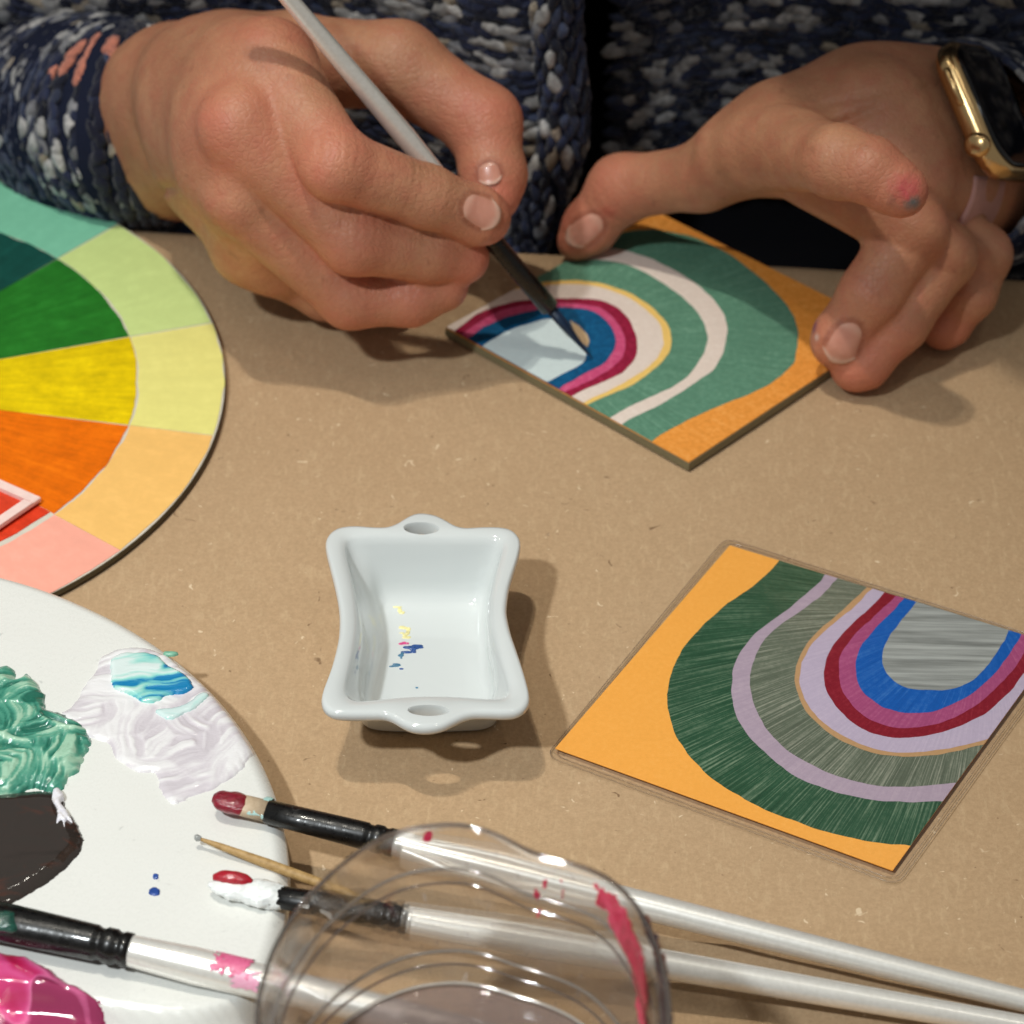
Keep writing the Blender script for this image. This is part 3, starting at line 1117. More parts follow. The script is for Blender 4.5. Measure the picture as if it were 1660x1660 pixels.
S_shirt = front(0.095, 0.3)
sheet('black_shirt', S_shirt, np.linspace(0.02, 0.30, 30), np.linspace(-0.08, 0.28, 30), simple('black_cloth', (17, 17, 20), 0.95, bump=0.4, scale=900, spec=0.1), person, 0.003)



def fuzz(name, surf, ulo, uhi, vlo, vhi, n, parent):
    """loose wool hairs standing off the knit"""
    U, Vv = rng.uniform(ulo, uhi, n), rng.uniform(vlo, vhi, n)
    p = surf(U, Vv)
    e = 1e-4
    tu, tv = surf(U + e, Vv) - p, surf(U, Vv + e) - p
    tu /= np.linalg.norm(tu, axis=1, keepdims=True)
    nn = np.cross(tu, tv)
    nn /= np.linalg.norm(nn, axis=1, keepdims=True)
    tv = np.cross(nn, tu)
    a = rng.uniform(0, 2 * np.pi, n)
    d = tu * np.cos(a)[:, None] + tv * np.sin(a)[:, None]
    s_ = np.cross(nn, d)
    L = rng.uniform(0.002, 0.0055, n)[:, None]
    b = rng.normal(0, 0.35, n)[:, None]
    ks = [(-0.5, 0.0008), (-0.17, 0.0020), (0.17, 0.0024), (0.5, 0.0012)]
    r_ = 0.00007
    rings = []
    for t_, h_ in ks:
        c = p + d * L * t_ + s_ * L * b * t_ * t_ * 2 + nn * (h_ * rng.uniform(0.8, 1.5, n))[:, None]
        rings.append(np.stack([c + s_ * r_, c - s_ * r_ * 0.5 + nn * r_, c - s_ * r_ * 0.5 - nn * r_], 1))
    V = np.stack(rings, 1).reshape(-1, 3)
    F = []
    for k in range(3):
        for j in range(3):
            j2 = (j + 1) % 3
            F.append([k * 3 + j, k * 3 + j2, (k + 1) * 3 + j2, (k + 1) * 3 + j])
    F = (np.array(F)[None] + (np.arange(n) * 12)[:, None, None]).reshape(-1, 4)
    c = np.array([lin(q) for q in ((90, 98, 124), (180, 180, 182), (60, 68, 96), (150, 144, 136))])[rng.integers(0, 4, n)]
    o_ = add(name, V, F, M_yarn, parent, True, {'yarn': c.repeat(12, 0)})
    o_['kind'] = 'stuff'
    return o_


fuzz('loose_wool', S_in, 0.149, 0.42, -0.01, 0.10, 3500, right_panel)
fuzz('loose_wool', S_out, -0.20, 0.12, -0.05, 0.11, 3500, left_panel)
fuzz('loose_wool', slv, 0, 2 * np.pi, 0.0, 0.14, 3500, sh)

# dark trousers below the cardigan hem
M_trouser = simple('trouser_cloth', (20, 20, 24), 0.95, bump=0.4, scale=900, spec=0.1)
tv, tf = tube([edge_pt(-0.10, -0.20, -0.10), edge_pt(0.06, -0.15, -0.085), edge_pt(0.14, -0.145, -0.09), edge_pt(0.24, -0.15, -0.085), edge_pt(0.42, -0.20, -0.10)],
              [0.05, 0.078, 0.07, 0.078, 0.05], 32)
add('trousers', tv, tf, M_trouser, person)

# ------------------------------------------------------------------ wristwatch
watch = thing('wristwatch', 'gold cased smartwatch with a black screen and pale pink strap on the wrist', 'watch', WC)
M_gold = NT('gold_metal').set(lin((232, 196, 140)), 0.22, 1.0).m
M_black_glass = NT('black_screen').set((0.004, 0.004, 0.005), 0.06, spec=0.5).m
M_strap = simple('pink_strap', (190, 142, 134), 0.55, bump=0.1)


def rrect(hl, hw, r, n=8):
    out = []
    for cx, cy, a0 in ((hl - r, hw - r, 0), (-hl + r, hw - r, 90), (-hl + r, -hw + r, 180), (hl - r, -hw + r, 270)):
        for k in range(n + 1):
            a = math.radians(a0 + 90 * k / n)
            out.append((cx + r * math.cos(a), cy + r * math.sin(a)))
    return np.array(out)


def wpt(q, t):
    return WC + q[:, :1] * WL + q[:, 1:2] * FA + t * WT


prof = [(-0.0052, 0.0035), (-0.0046, 0.0014), (-0.0025, 0.0002), (0.0, 0.0), (0.0025, 0.0002), (0.0042, 0.0012), (0.0050, 0.0028)]
rings = [wpt(rrect(0.0225 - i, 0.0190 - i, 0.0105 - i * .5), t) for t, i in [(t * 0.78, i) for t, i in prof]]
o = add('case', *loft(rings, True, True), M_gold, watch)
recalc(o)
prof = [(0.0036, 0.0021), (0.0043, 0.0026), (0.0047, 0.0040), (0.0049, 0.0065)]
rings = [wpt(rrect(0.0225 - i, 0.0190 - i, 0.0105 - i * .5), t) for t, i in prof]
o = add('screen', *loft(rings, True, True), M_black_glass, watch)
recalc(o)
cr = WC - FA * 0.0188 + WL * 0.0118
v, f = tube([cr + FA * 0.002, cr, cr - FA * 0.0022, cr - FA * 0.0030], [0.0034, 0.0038, 0.0038, 0.0026], 28)
o = add('crown', v, f, M_gold, watch)
recalc(o)
bt = WC - FA * 0.0188 - WL * 0.0075
v, f = tube([bt - WL * 0.0062, bt - WL * 0.0055, bt, bt + WL * 0.0055, bt + WL * 0.0062], [0.0006, 0.0013, 0.0014, 0.0013, 0.0006], 16)
o = add('side_button', v, f, M_gold, watch)
recalc(o)
# strap loops round the wrist
ang = np.linspace(math.radians(36), math.radians(360 - 36), 72)
ring = []
for a in ang:
    c = W0 + WT * math.cos(a) * 0.0225 + WL * math.sin(a) * 0.0305
    nrm = WT * math.cos(a) / 0.0225 + WL * math.sin(a) / 0.0305
    nrm /= np.linalg.norm(nrm)
    hw = 0.0115
    ring.append(np.array([c + FA * x * hw + nrm * t for x, t in ((-1, -0.0007), (-1, 0.0007), (-0.9, 0.0011), (0.9, 0.0011), (1, 0.0007), (1, -0.0007), (0.9, -0.0009), (-0.9, -0.0009))]))
o = add('strap', *loft(ring, True, True), M_strap, watch)
recalc(o)
# ------------------------------------------------------------------ painted tile
def art_paint(name, rgb, centre, nstroke=60.0, var=0.16, light=None, rough=0.62, streak=0.5, fine=700):
    """paint brushed or printed as strokes fanning out from the arch's centre"""
    t = NT(name)
    c = lin(rgb)
    tc = t.n('ShaderNodeTexCoord')
    mp = t.n('ShaderNodeMapping')
    mp.inputs['Location'].default_value = (-centre[0], -centre[1], 0)
    t.l(tc.outputs['Object'], mp.inputs['Vector'])
    sx = t.n('ShaderNodeSeparateXYZ')
    t.l(mp.outputs['Vector'], sx.inputs[0])
    ang = t.math('ARCTAN2', sx.outputs[1], sx.outputs[0])
    rad = t.math('SQRT', t.math('ADD', t.math('MULTIPLY', sx.outputs[0], sx.outputs[0]), t.math('MULTIPLY', sx.outputs[1], sx.outputs[1])))
    cb = t.n('ShaderNodeCombineXYZ')
    t.l(t.math('MULTIPLY', ang, nstroke), cb.inputs[0])
    t.l(t.math('MULTIPLY', rad, 32.0), cb.inputs[1])
    st = t.noise(cb.outputs[0], 1.0, 4, 0.7)
    fn = t.noise(tc.outputs['Object'], fine, 4, 0.65)
    bigv = t.noise(tc.outputs['Object'], 45, 3)
    dark = tuple(x * (1 - var) for x in c)
    lt = lin(light) if light else tuple(min(1, x * (1 + var) + 0.01) for x in c)
    f = t.mix(1 - streak, st, fn)
    col = t.ramp(f, [(0.34, dark), (0.5, c), (0.70, lt)])
    col = t.mix(t.ramp(bigv, [(0.4, (0,) * 3), (0.7, (0.35,) * 3)]), col, dark)
    t.set(col, rough, spec=0.3)
    t.bump(f, 0.2, 0.0003)
    return t.m


TZ = 3.2                                          # top of the tile, mm
tile_px = [(722, 531), (1065, 342), (1447, 532), (1117, 750)]
tile_q = PL(tile_px, TZ)[:, :2]
cen = tile_q.mean(0)
if np.cross(tile_q[1] - tile_q[0], tile_q[2] - tile_q[1]) < 0:
    tile_q = tile_q[::-1]
M_tile_edge = simple('tile_edge', (120, 112, 84), 0.6, bump=0.3, scale=500)
M_gesso = simple('tile_ground', (226, 222, 210), 0.6)


def z3(pts):
    return [(700 + x / 2.3714, 320 + y / 2.3714) for x, y in pts]


def arch_layers(root, spec, quad, z0, step, ext=0.02):
    """stack of thin painted shapes; each runs past the border and is trimmed to it"""
    for k, (pts, corner, mat, nm) in enumerate(spec):
        c = smooth_open(PL(pts, z0 * 1000)[:, :2], 6)
        c[1:-1] += (np.c_[fbm(np.c_[c[1:-1], c[1:-1, :1] * 0 + k], 260, 3), fbm(np.c_[c[1:-1], c[1:-1, :1] * 0 + k + 9], 260, 3)]) * 0.0005
        d0, d1 = c[0] - c[2], c[-1] - c[-3]
        a = c[0] + d0 / np.linalg.norm(d0) * ext
        b = c[-1] + d1 / np.linalg.norm(d1) * ext
        poly = np.vstack([[a], c, [b]] + [[q] for q in corner])
        poly = clip_convex(poly, quad)
        # drop near-duplicate points
        keep = [0]
        for i in range(1, len(poly)):
            if np.linalg.norm(poly[i] - poly[keep[-1]]) > 1e-5:
                keep.append(i)
        poly = poly[keep]
        slab(nm, poly, z0 - 0.00002 + step * k * 0.0, z0 + step * (k + 1), mat, root)


tile = thing('painted_tile', 'square tile with a half painted rainbow on orange, held under the brush', 'painted tile', (*cen, 0))
slab('board', tile_q, 0.0002, TZ / 1000 - 0.0004, M_tile_edge, tile)
ac = P(870, 545, TZ)[:2]                           # arch centre
inset = cen + (tile_q - cen) * 0.995
M_t_or = art_paint('orange_paint', (238, 154, 64), ac, 40, 0.18, (248, 178, 98), streak=0.35)
slab('orange_ground', inset, TZ / 1000 - 0.0004, TZ / 1000, M_t_or, tile)
G = (92, 140, 116)
farL = P(560, 560, TZ)[:2]
legs = [P(900, 800, TZ)[:2], farL, P(560, 430, TZ)[:2]]
green_t = art_paint('sage_green_paint', G, ac, 110, 0.28, (128, 172, 148), streak=0.6)
cream_t = art_paint('cream_paint', (228, 212, 200), ac, 50, 0.06, (238, 226, 216), streak=0.4)
yel_t = art_paint('pale_yellow_paint', (240, 200, 112), ac, 40, 0.08, streak=0.4)
crim_t = art_paint('crimson_paint', (148, 22, 58), ac, 30, 0.25, (186, 44, 84), streak=0.3)
pink_t = art_paint('pink_paint', (208, 78, 124), ac, 30, 0.18, (222, 116, 152), streak=0.3)
blue_t = art_paint('blue_paint', (0, 84, 130), ac, 30, 0.3, (24, 112, 158), streak=0.3)
pale_t = art_paint('pale_blue_paint', (206, 220, 220), ac, 30, 0.05, streak=0.3)
card_t = art_paint('bare_board', (206, 178, 140), ac, 30, 0.05, streak=0.2)
spec = [
    (z3([(740, 135), (830, 122), (900, 130), (1000, 152), (1100, 195), (1200, 260), (1300, 345), (1370, 420), (1405, 500), (1405, 590), (1370, 660), (1270, 735), (1150, 785), (1040, 830), (920, 890), (845, 940)]), legs, green_t, 'painted_arch'),
    (z3([(575, 203), (650, 197), (740, 205), (850, 240), (950, 290), (1050, 360), (1110, 430), (1135, 500), (1125, 580), (1085, 660), (1000, 720), (900, 785), (800, 835), (715, 880)]), legs, cream_t, 'painted_arch'),
    (z3([(500, 247), (600, 240), (700, 248), (800, 280), (900, 340), (990, 410), (1045, 480), (1060, 550), (1040, 610), (970, 700), (880, 750), (770, 800), (675, 855)]), legs, green_t, 'painted_arch'),
    (z3([(400, 332), (480, 322), (560, 322), (660, 335), (760, 370), (840, 420), (890, 470), (920, 530), (915, 590), (870, 650), (790, 710), (700, 755), (640, 780), (595, 803)]), legs, yel_t, 'painted_arch'),
    (z3([(380, 350), (480, 338), (560, 337), (660, 352), (750, 387), (820, 432), (870, 482), (890, 540), (883, 590), (838, 648), (768, 698), (688, 743), (618, 773), (578, 793)]), legs, cream_t, 'painted_arch'),
    (z3([(90, 515), (160, 460), (250, 420), (370, 398), (500, 392), (620, 395), (690, 415), (740, 450), (775, 510), (790, 570), (775, 630), (730, 675), (650, 715), (580, 745), (530, 772)]), [], crim_t, 'painted_arch'),
    (z3([(112, 533), (180, 482), (260, 442), (370, 417), (500, 410), (620, 420), (680, 450), (730, 510), (745, 570), (730, 620), (690, 660), (620, 700), (550, 735), (500, 760)]), [], pink_t, 'painted_arch'),
    (z3([(138, 548), (200, 504), (280, 468), (370, 443), (480, 428), (590, 432), (650, 460), (695, 510), (705, 570), (680, 620), (640, 655), (570, 690), (520, 720), (480, 748)]), [], blue_t, 'painted_arch'),
    (z3([(180, 585), (240, 545), (310, 512), (380, 488), (455, 472), (505, 510), (560, 560), (593, 600), (580, 640), (500, 685), (425, 722)]), [], pale_t, 'painted_opening'),
]
arch_layers(tile, spec, inset if np.cross(inset[1] - inset[0], inset[2] - inset[1]) > 0 else inset[::-1], TZ / 1000, 0.00006, 0.008)
slab('bare_patch', PL(z3([(530, 478), (566, 500), (598, 535), (606, 558), (598, 582), (570, 556), (545, 515)]), TZ)[:, :2], TZ / 1000, TZ / 1000 + 0.00062, card_t, tile)

# ------------------------------------------------------------------ laminated picture card
def z5(pts):
    return [(880 + x / 2.128, 860 + y / 2.128) for x, y in pts]


card_px = [(1183, 884), (900, 1213), (1447, 1411), (1712, 1046)]
CZ = 1.3
cq = PL(card_px, CZ)[:, :2]
cc = cq.mean(0)
if np.cross(cq[1] - cq[0], cq[2] - cq[1]) < 0:
    cq = cq[::-1]
card = thing('picture_card', 'laminated square card printed with a green and blue rainbow on orange', 'picture card', (*cc, 0))
kc = PL([(1600, 985)], CZ)[0][:2]
M_c_or = art_paint('orange_print', (250, 174, 78), kc, 30, 0.04, (253, 182, 90), streak=0.2, rough=0.5)
slab('print', cq, CZ / 1000 - 0.00028, CZ / 1000, M_c_or, card)
gA = art_paint('dark_green_print', (48, 88, 64), kc, 170, 0.40, (142, 162, 136), streak=0.85, rough=0.45)
gB = art_paint('grey_green_print', (104, 114, 98), kc, 170, 0.42, (184, 184, 168), streak=0.85, rough=0.45)
lil = art_paint('lilac_print', (176, 158, 176), kc, 80, 0.10, (190, 172, 186), streak=0.6, rough=0.45)
och = art_paint('ochre_print', (190, 150, 108), kc, 60, 0.08, streak=0.5, rough=0.45)
lil2 = art_paint('pale_lilac_print', (190, 176, 200), kc, 80, 0.08, (204, 190, 208), streak=0.6, rough=0.45)
crC = art_paint('crimson_print', (134, 28, 44), kc, 70, 0.16, (160, 52, 66), streak=0.5, rough=0.45)
pkC = art_paint('mauve_print', (168, 78, 124), kc, 70, 0.16, (192, 108, 146), streak=0.6, rough=0.45)
blC = art_paint('blue_print', (22, 92, 180), kc, 70, 0.16, (70, 128, 200), streak=0.7, rough=0.45)
grC = painted('grey_print', (142, 146, 143), 0.45, 0.42, 420, (0.07, 1.6, 1), -0.36, 0.05, light=(186, 190, 188))
far = [P(1900, 1250, CZ)[:2], P(1900, 900, CZ)[:2], P(1500, 880, CZ)[:2]]
specC = [
    (z5([(812, 108), (740, 180), (640, 250), (560, 320), (490, 400), (445, 490), (430, 580), (450, 680), (500, 770), (590, 860), (720, 940), (860, 1000), (1000, 1045), (1130, 1075), (1270, 1088)]), gA),
    (z5([(968, 160), (920, 210), (820, 290), (740, 350), (680, 420), (652, 510), (655, 590), (690, 680), (760, 760), (860, 840), (970, 890), (1090, 920), (1230, 937), (1385, 935)]), lil),
    (z5([(1008, 175), (960, 225), (870, 290), (790, 350), (740, 420), (715, 500), (718, 570), (755, 660), (820, 740), (910, 800), (1010, 845), (1120, 875), (1240, 885), (1410, 872)]), gB),
    (z5([(1112, 203), (1060, 255), (970, 330), (910, 390), (875, 470), (872, 540), (900, 610), (960, 680), (1050, 735), (1150, 770), (1260, 782), (1380, 770), (1520, 740)]), och),
    (z5([(1130, 208), (1075, 262), (985, 335), (925, 395), (892, 470), (888, 535), (915, 600), (970, 665), (1060, 722), (1160, 757), (1260, 768), (1380, 757), (1530, 722)]), lil2),
    (z5([(1170, 224), (1110, 285), (1030, 360), (985, 430), (968, 500), (985, 570), (1030, 630), (1100, 685), (1190, 712), (1280, 715), (1400, 690), (1520, 635), (1600, 570), (1670, 485), (1720, 430)]), crC),
    (z5([(1210, 235), (1140, 300), (1070, 370), (1030, 430), (1020, 500), (1035, 560), (1075, 615), (1140, 660), (1220, 682), (1300, 680), (1400, 655), (1500, 600), (1580, 530), (1640, 455), (1690, 380)]), pkC),
    (z5([(1240, 243), (1180, 305), (1120, 370), (1085, 430), (1078, 490), (1095, 545), (1130, 585), (1180, 615), (1250, 630), (1330, 628), (1420, 600), (1500, 550), (1570, 480), (1620, 410), (1650, 360)]), blC),
    (z5([(1283, 255), (1230, 320), (1190, 375), (1170, 430), (1180, 480), (1210, 520), (1260, 545), (1320, 553), (1400, 550), (1470, 525), (1530, 470), (1580, 400), (1607, 345)]), grC),
]
arch_layers(card, [(p, far if i < 5 else [far[1], far[2]], m, 'printed_arch' if i < 8 else 'printed_opening') for i, (p, m) in enumerate(specC)], cq, CZ / 1000, 0.00003, 0.012)
M_lam = clear_sheet('laminate', (0.995, 0.992, 0.985), 0.012, 0.15, 0.14, 0.0)
lam_px = [(1176, 868), (884, 1222), (1456, 1432), (1735, 1045)]
lq = PL(lam_px, CZ)[:, :2]
if np.cross(lq[1] - lq[0], lq[2] - lq[1]) < 0:
    lq = lq[::-1]
lc = lq.mean(0)


def round_poly(q, r, n=6):
    out = []
    m = len(q)
    for i in range(m):
        a = (q[i - 1] - q[i]) / np.linalg.norm(q[i - 1] - q[i])
        b = (q[(i + 1) % m] - q[i]) / np.linalg.norm(q[(i + 1) % m] - q[i])
        p0, p1 = q[i] + a * r, q[i] + b * r
        for k in range(n + 1):
            t = k / n
            out.append((1 - t) ** 2 * p0 + 2 * t * (1 - t) * q[i] + t * t * p1)
    return np.array(out)


lqr = round_poly(lq, 0.004)
inner = lc + (round_poly(cq, 0.0006) - cc) * 1.004 + (cc - lc)
# pouch: thin sealed border, upper face rising over the print
n = len(lqr)
top_z = CZ / 1000 + 0.00045
rings = [np.c_[lqr, np.full(n, 0.0002)], np.c_[lqr, np.full(n, 0.00045)],
         np.c_[lc + (lqr - lc) * 0.975, np.full(n, 0.0005)], np.c_[inner + (inner - cc) * 0.02, np.full(n, 0.0006)], np.c_[inner, np.full(n, top_z)]]
o = add('laminate_pouch', *loft(rings, False, True), M_lam, card, smooth=False)
M_seal = clear_sheet('laminate_edge', (0.95, 0.93, 0.90), 0.10, 0.3, 0.15, 0.05, (0.8, 0.75, 0.66))
for nm, k0, k1 in (('pouch_rim', 1.0006, 0.9965), ('seal_line', 0.975, 0.972)):
    ra, rb = lc + (lqr - lc) * k0, lc + (lqr - lc) * k1
    o = add(nm, *loft([np.c_[ra, np.full(n, 0.00025)], np.c_[ra, np.full(n, 0.00065)], np.c_[rb, np.full(n, 0.00065)], np.c_[rb, np.full(n, 0.00025)], np.c_[ra, np.full(n, 0.00025)]]), M_seal, card, smooth=False)

# ------------------------------------------------------------------ colour wheel
WHZ = 2.2
wcen, WR_, WRI = np.array([-0.20568, 0.87251]), 0.119, 0.0930
wheel = thing('colour_wheel', 'large round painted colour wheel card lying flat beside the round palette', 'colour wheel', (*wcen, 0))
M_wedge_edge = simple('card_edge', (86, 76, 52), 0.8)
a = np.linspace(0, 2 * np.pi, 160, endpoint=False)
circ = wcen + np.c_[np.cos(a), np.sin(a)] * WR_
slab('board', circ, 0.0003, WHZ / 1000 - 0.0003, M_wedge_edge, wheel)
M_wedge_white = simple('wheel_ground', (206, 200, 186), 0.7)
slab('ground', wcen + np.c_[np.cos(a), np.sin(a)] * (WR_ - 0.0002), WHZ / 1000 - 0.0003, WHZ / 1000 - 0.0001, M_wedge_white, wheel)
bounds = [48.5, 18.7, -8.5, -36.9]
bounds = bounds + [-36.9 - 30.65 * k for k in range(1, 9)]
outer = [(122, 194, 164), (200, 220, 142), (228, 222, 132), (238, 188, 108), (242, 168, 148), (232, 150, 176), (210, 160, 206), (176, 164, 220), (158, 178, 226), (150, 196, 226), (140, 204, 216), (128, 200, 190)]
innr = [(14, 74, 66), (34, 116, 34), (226, 196, 0), (232, 110, 0), (216, 60, 30), (176, 26, 70), (126, 30, 110), (84, 40, 140), (40, 60, 150), (16, 84, 160), (10, 100, 140), (8, 96, 110)]
allb = [bounds[-1] + 360 - 29.4 * 0 if False else 48.5 + 29.4] + bounds


def sector(a0, a1, r0, r1, wob):
    t = np.linspace(0, 1, 24)
    an = np.radians(a0 + (a1 - a0) * t)
    o = [(r1 * math.cos(x), r1 * math.sin(x)) for x in an]
    i = [(r0 * math.cos(x), r0 * math.sin(x)) for x in an[::-1]]
    p = wcen + np.array(o + i)
    w = np.c_[fbm(np.c_[p, p[:, :1] * 0 + wob], 150, 3), fbm(np.c_[p, p[:, :1] * 0 + wob + 5], 150, 3)]
    return p + w * 0.0008


for k in range(12):
    a1_ = allb[k]
    a0_ = allb[k + 1]
    mo = art_paint('tint_paint', outer[k], wcen, 26, 0.05, tuple(min(255, c + 10) for c in outer[k]), streak=0.45, rough=0.6, fine=260)
    mi = art_paint('hue_paint', innr[k], wcen, 30, 0.26, tuple(min(255, int(c * 1.10 + 10)) for c in innr[k]), streak=0.5, rough=0.45, fine=200)
    o = slab('tint_segment', sector(a0_ + 0.12, a1_ - 0.12, WRI + 0.0001, WR_ - 0.0006, k), WHZ / 1000 - 0.0001, WHZ / 1000 + 0.0001, mo, wheel)
    o = slab('hue_segment', sector(a0_ + 0.15, a1_ - 0.15, 0.006, WRI - 0.0004 - (0.0014 if k == 4 else 0) , k + 40), WHZ / 1000 - 0.0001, WHZ / 1000 + 0.00016, mi, wheel)

# pale square frame lying on the red segment
M_frame = simple('frame_card', (238, 208, 200), 0.6)
ft = PL([(66, 806)], 5)[0][:2]
d1 = PL([(0, 777)], 5)[0][:2] - ft
d1 /= np.linalg.norm(d1)
d2 = PL([(0, 851)], 5)[0][:2] - ft
d2 /= np.linalg.norm(d2)
fs, fw = 0.034, 0.0031
frame = thing('square_frame', 'small pale pink square frame laid on the red segment of the wheel', 'frame', (*(ft + (d1 + d2) * fs / 2), 0.003))
for p0, da, db, ln in ((ft, d1, d2, fs), (ft + d2 * fw, d2, d1, fs - fw), (ft + d2 * (fs - fw) + d1 * fw, d1, d2, fs - fw), (ft + d1 * (fs - fw) + d2 * fw, d2, d1, fs - 2 * fw)):
    slab('frame_bar', np.array([p0, p0 + da * ln, p0 + da * ln + db * fw, p0 + db * fw]), 0.0036, 0.0050, M_frame, frame, bevel=0.0003)
slab('frame_backing', np.array([ft + (d1 + d2) * 0.0006, ft + d1 * fs * .98 + d2 * .0006, ft + (d1 + d2) * fs * .98, ft + d2 * fs * .98 + d1 * .0006]), 0.0026, 0.0036,
     art_paint('red_paint', (212, 62, 34), wcen, 30, 0.2, streak=0.4, rough=0.45), frame)

# ------------------------------------------------------------------ porcelain dish
def zd(pts):
    return [(480 + x / 3.459, 800 + y / 3.459) for x, y in pts]


M_porc = NT('porcelain')
M_porc.set(lin((208, 212, 211)), 0.10, spec=0.5, coat=0.4)
M_porc.b.inputs['Coat Roughness'].default_value = 0.04
M_porc.b.inputs['Subsurface Weight'].default_value = 0.0
nz = M_porc.noise(M_porc.coord(), 90, 2)
M_porc.bump(nz, 0.12, 0.0012)
RZ = 24.0
rim_px = zd([(710, 100), (780, 112), (840, 140), (890, 168), (950, 182), (1050, 178), (1150, 180), (1210, 195), (1245, 225), (1260, 270), (1248, 340), (1220, 430), (1195, 520), (1182, 620), (1185, 680), (1205, 770), (1235, 860), (1265, 950), (1292, 1040), (1310, 1120), (1306, 1165), (1280, 1200), (1235, 1222), (1170, 1228), (1080, 1226), (1000, 1228), (940, 1244), (880, 1272), (820, 1298), (740, 1311), (660, 1305), (600, 1284), (540, 1250), (490, 1235), (420, 1234), (320, 1234), (220, 1228), (168, 1205), (142, 1160), (147, 1105), (170, 1040), (195, 970), (220, 880), (238, 790), (243, 690), (235, 600), (215, 500), (190, 400), (168, 310), (165, 255), (190, 210), (240, 182), (320, 172), (420, 178), (500, 178), (560, 160), (610, 130), (660, 106)])
inn_px = zd([(710, 250), (950, 255), (1100, 258), (1150, 268), (1160, 300), (1120, 430), (1095, 560), (1092, 680), (1112, 800), (1150, 950), (1185, 1070), (1188, 1125), (1160, 1148), (1050, 1145), (900, 1135), (740, 1132), (560, 1140), (430, 1155), (340, 1160), (290, 1142), (276, 1100), (292, 1020), (320, 900), (342, 760), (342, 660), (322, 520), (296, 400), (276, 310), (276, 275), (300, 255), (450, 250)])
flo_px = zd([(760, 600), (950, 598), (1040, 605), (1052, 640), (1055, 760), (1070, 900), (1085, 1040), (1095, 1160), (1065, 1235), (900, 1248), (720, 1250), (540, 1248), (425, 1235), (398, 1170), (430, 1000), (462, 860), (475, 740), (462, 650), (470, 610), (560, 600)])
rim_w, inn_w, flo_w = PL(smooth_closed(rim_px, 240), RZ), PL(smooth_closed(inn_px, 200), RZ - 1), PL(smooth_closed(flo_px, 160), 4.5)
dc = rim_w.mean(0)[:2]
NA = 240


def polar(q, c=dc, n=NA):
    d = q[:, :2] - c
    an = np.arctan2(d[:, 1], d[:, 0])
    r = np.hypot(*d.T)
    o_ = np.argsort(an)
    th = np.linspace(-np.pi, np.pi, n, endpoint=False)
    return np.interp(th, np.r_[an[o_] - 2 * np.pi, an[o_], an[o_] + 2 * np.pi], np.tile(r[o_], 3)), th


rr_, th_ = polar(rim_w)
ri_, _ = polar(inn_w)
rf_, _ = polar(flo_w)
ri_ = np.minimum(ri_, rr_ - 0.0015)
rf_ = np.minimum(rf_, ri_ - 0.001)


def sm(x, k=2):
    for _ in range(k):
        x = (np.roll(x, 1) + 2 * x + np.roll(x, -1)) / 4
    return x


ri_, rf_ = sm(ri_, 4), sm(rf_, 6)
ring = lambda r, z: np.c_[dc + np.c_[np.cos(th_), np.sin(th_)] * np.reshape(r, (-1, 1)), np.full(NA, z)]
R = RZ / 1000
foot = sm(np.minimum(rf_ + 0.0025, rr_ - 0.003), 6)
rings = [ring(foot - 0.003, 0.0008), ring(foot - 0.0008, 0.0004), ring(foot, 0.0014), ring(foot + 0.0006, 0.004)]
wall_o = np.minimum(ri_ + 0.0024, rr_ - 0.0012)
for t in (0.35, 0.7, 0.92):
    rings.append(ring(foot + (wall_o - foot) * t ** 1.3, 0.004 + (R - 0.0075) * t))
rings += [ring(wall_o + (rr_ - wall_o) * 0.6, R - 0.0040), ring(rr_ - 0.0008, R - 0.0034), ring(rr_, R - 0.0022), ring(rr_ - 0.0001, R - 0.0010), ring(rr_ - 0.0007, R - 0.0002),
          ring(rr_ - 0.0016, R), ring((rr_ + ri_) / 2, R - 0.0002), ring(ri_ + 0.0012, R - 0.0005), ring(ri_, R - 0.0014), ring(ri_ - 0.0008, R - 0.0032)]
for t in (0.25, 0.5, 0.72, 0.88):
    rings.append(ring((ri_ - 0.0008) * (1 - t) + (rf_ + 0.0005) * t, R - 0.0032 + (0.0062 - R + 0.0032) * t))
rings += [ring(rf_ - 0.0010, 0.0050), ring(rf_ - 0.0030, 0.0044), ring(rf_ * 0.6, 0.0043), ring(rf_ * 0.2, 0.0043)]
dish = thing('porcelain_dish', 'small white porcelain dish with scalloped rim and two pierced handles', 'dish', (*dc, 0))
v, f = loft(rings, True, True)
db_ = add('bowl', v, f, M_porc.m, dish)
recalc(db_)
for px_c, wpx, hpx in (((480 + 703 / 3.459, 800 + 190 / 3.459), 84, 27), ((480 + 742 / 3.459, 800 + 1212 / 3.459), 92, 25)):
    c = P(*px_c, RZ)
    wid = wpx / 3.459 / 5.55 / 1000
    hgt = hpx / 3.459 / 3.6 / 1000
    aa = np.linspace(0, 2 * np.pi, 40, endpoint=False)
    rr2 = [np.c_[c[0] + np.cos(aa) * wid * k, c[1] + np.sin(aa) * hgt * k, np.full(40, z)] for z, k in ((R - 0.006, 1.0), (R - 0.0012, 1.0), (R + 0.0004, 1.22), (R + 0.002, 1.3))]
    cut = add('handle_cutter', *loft(rr2, True, True), None, None)
    recalc(cut)
    md = db_.modifiers.new('handle_hole', 'BOOLEAN')
    md.object, md.operation, md.solver = cut, 'DIFFERENCE', 'EXACT'
dg = bpy.context.evaluated_depsgraph_get()
dg.update()
me2 = bpy.data.meshes.new_from_object(db_.evaluated_get(dg))
db_.modifiers.clear()
old = db_.data
db_.data = me2
me2.name = 'bowl'
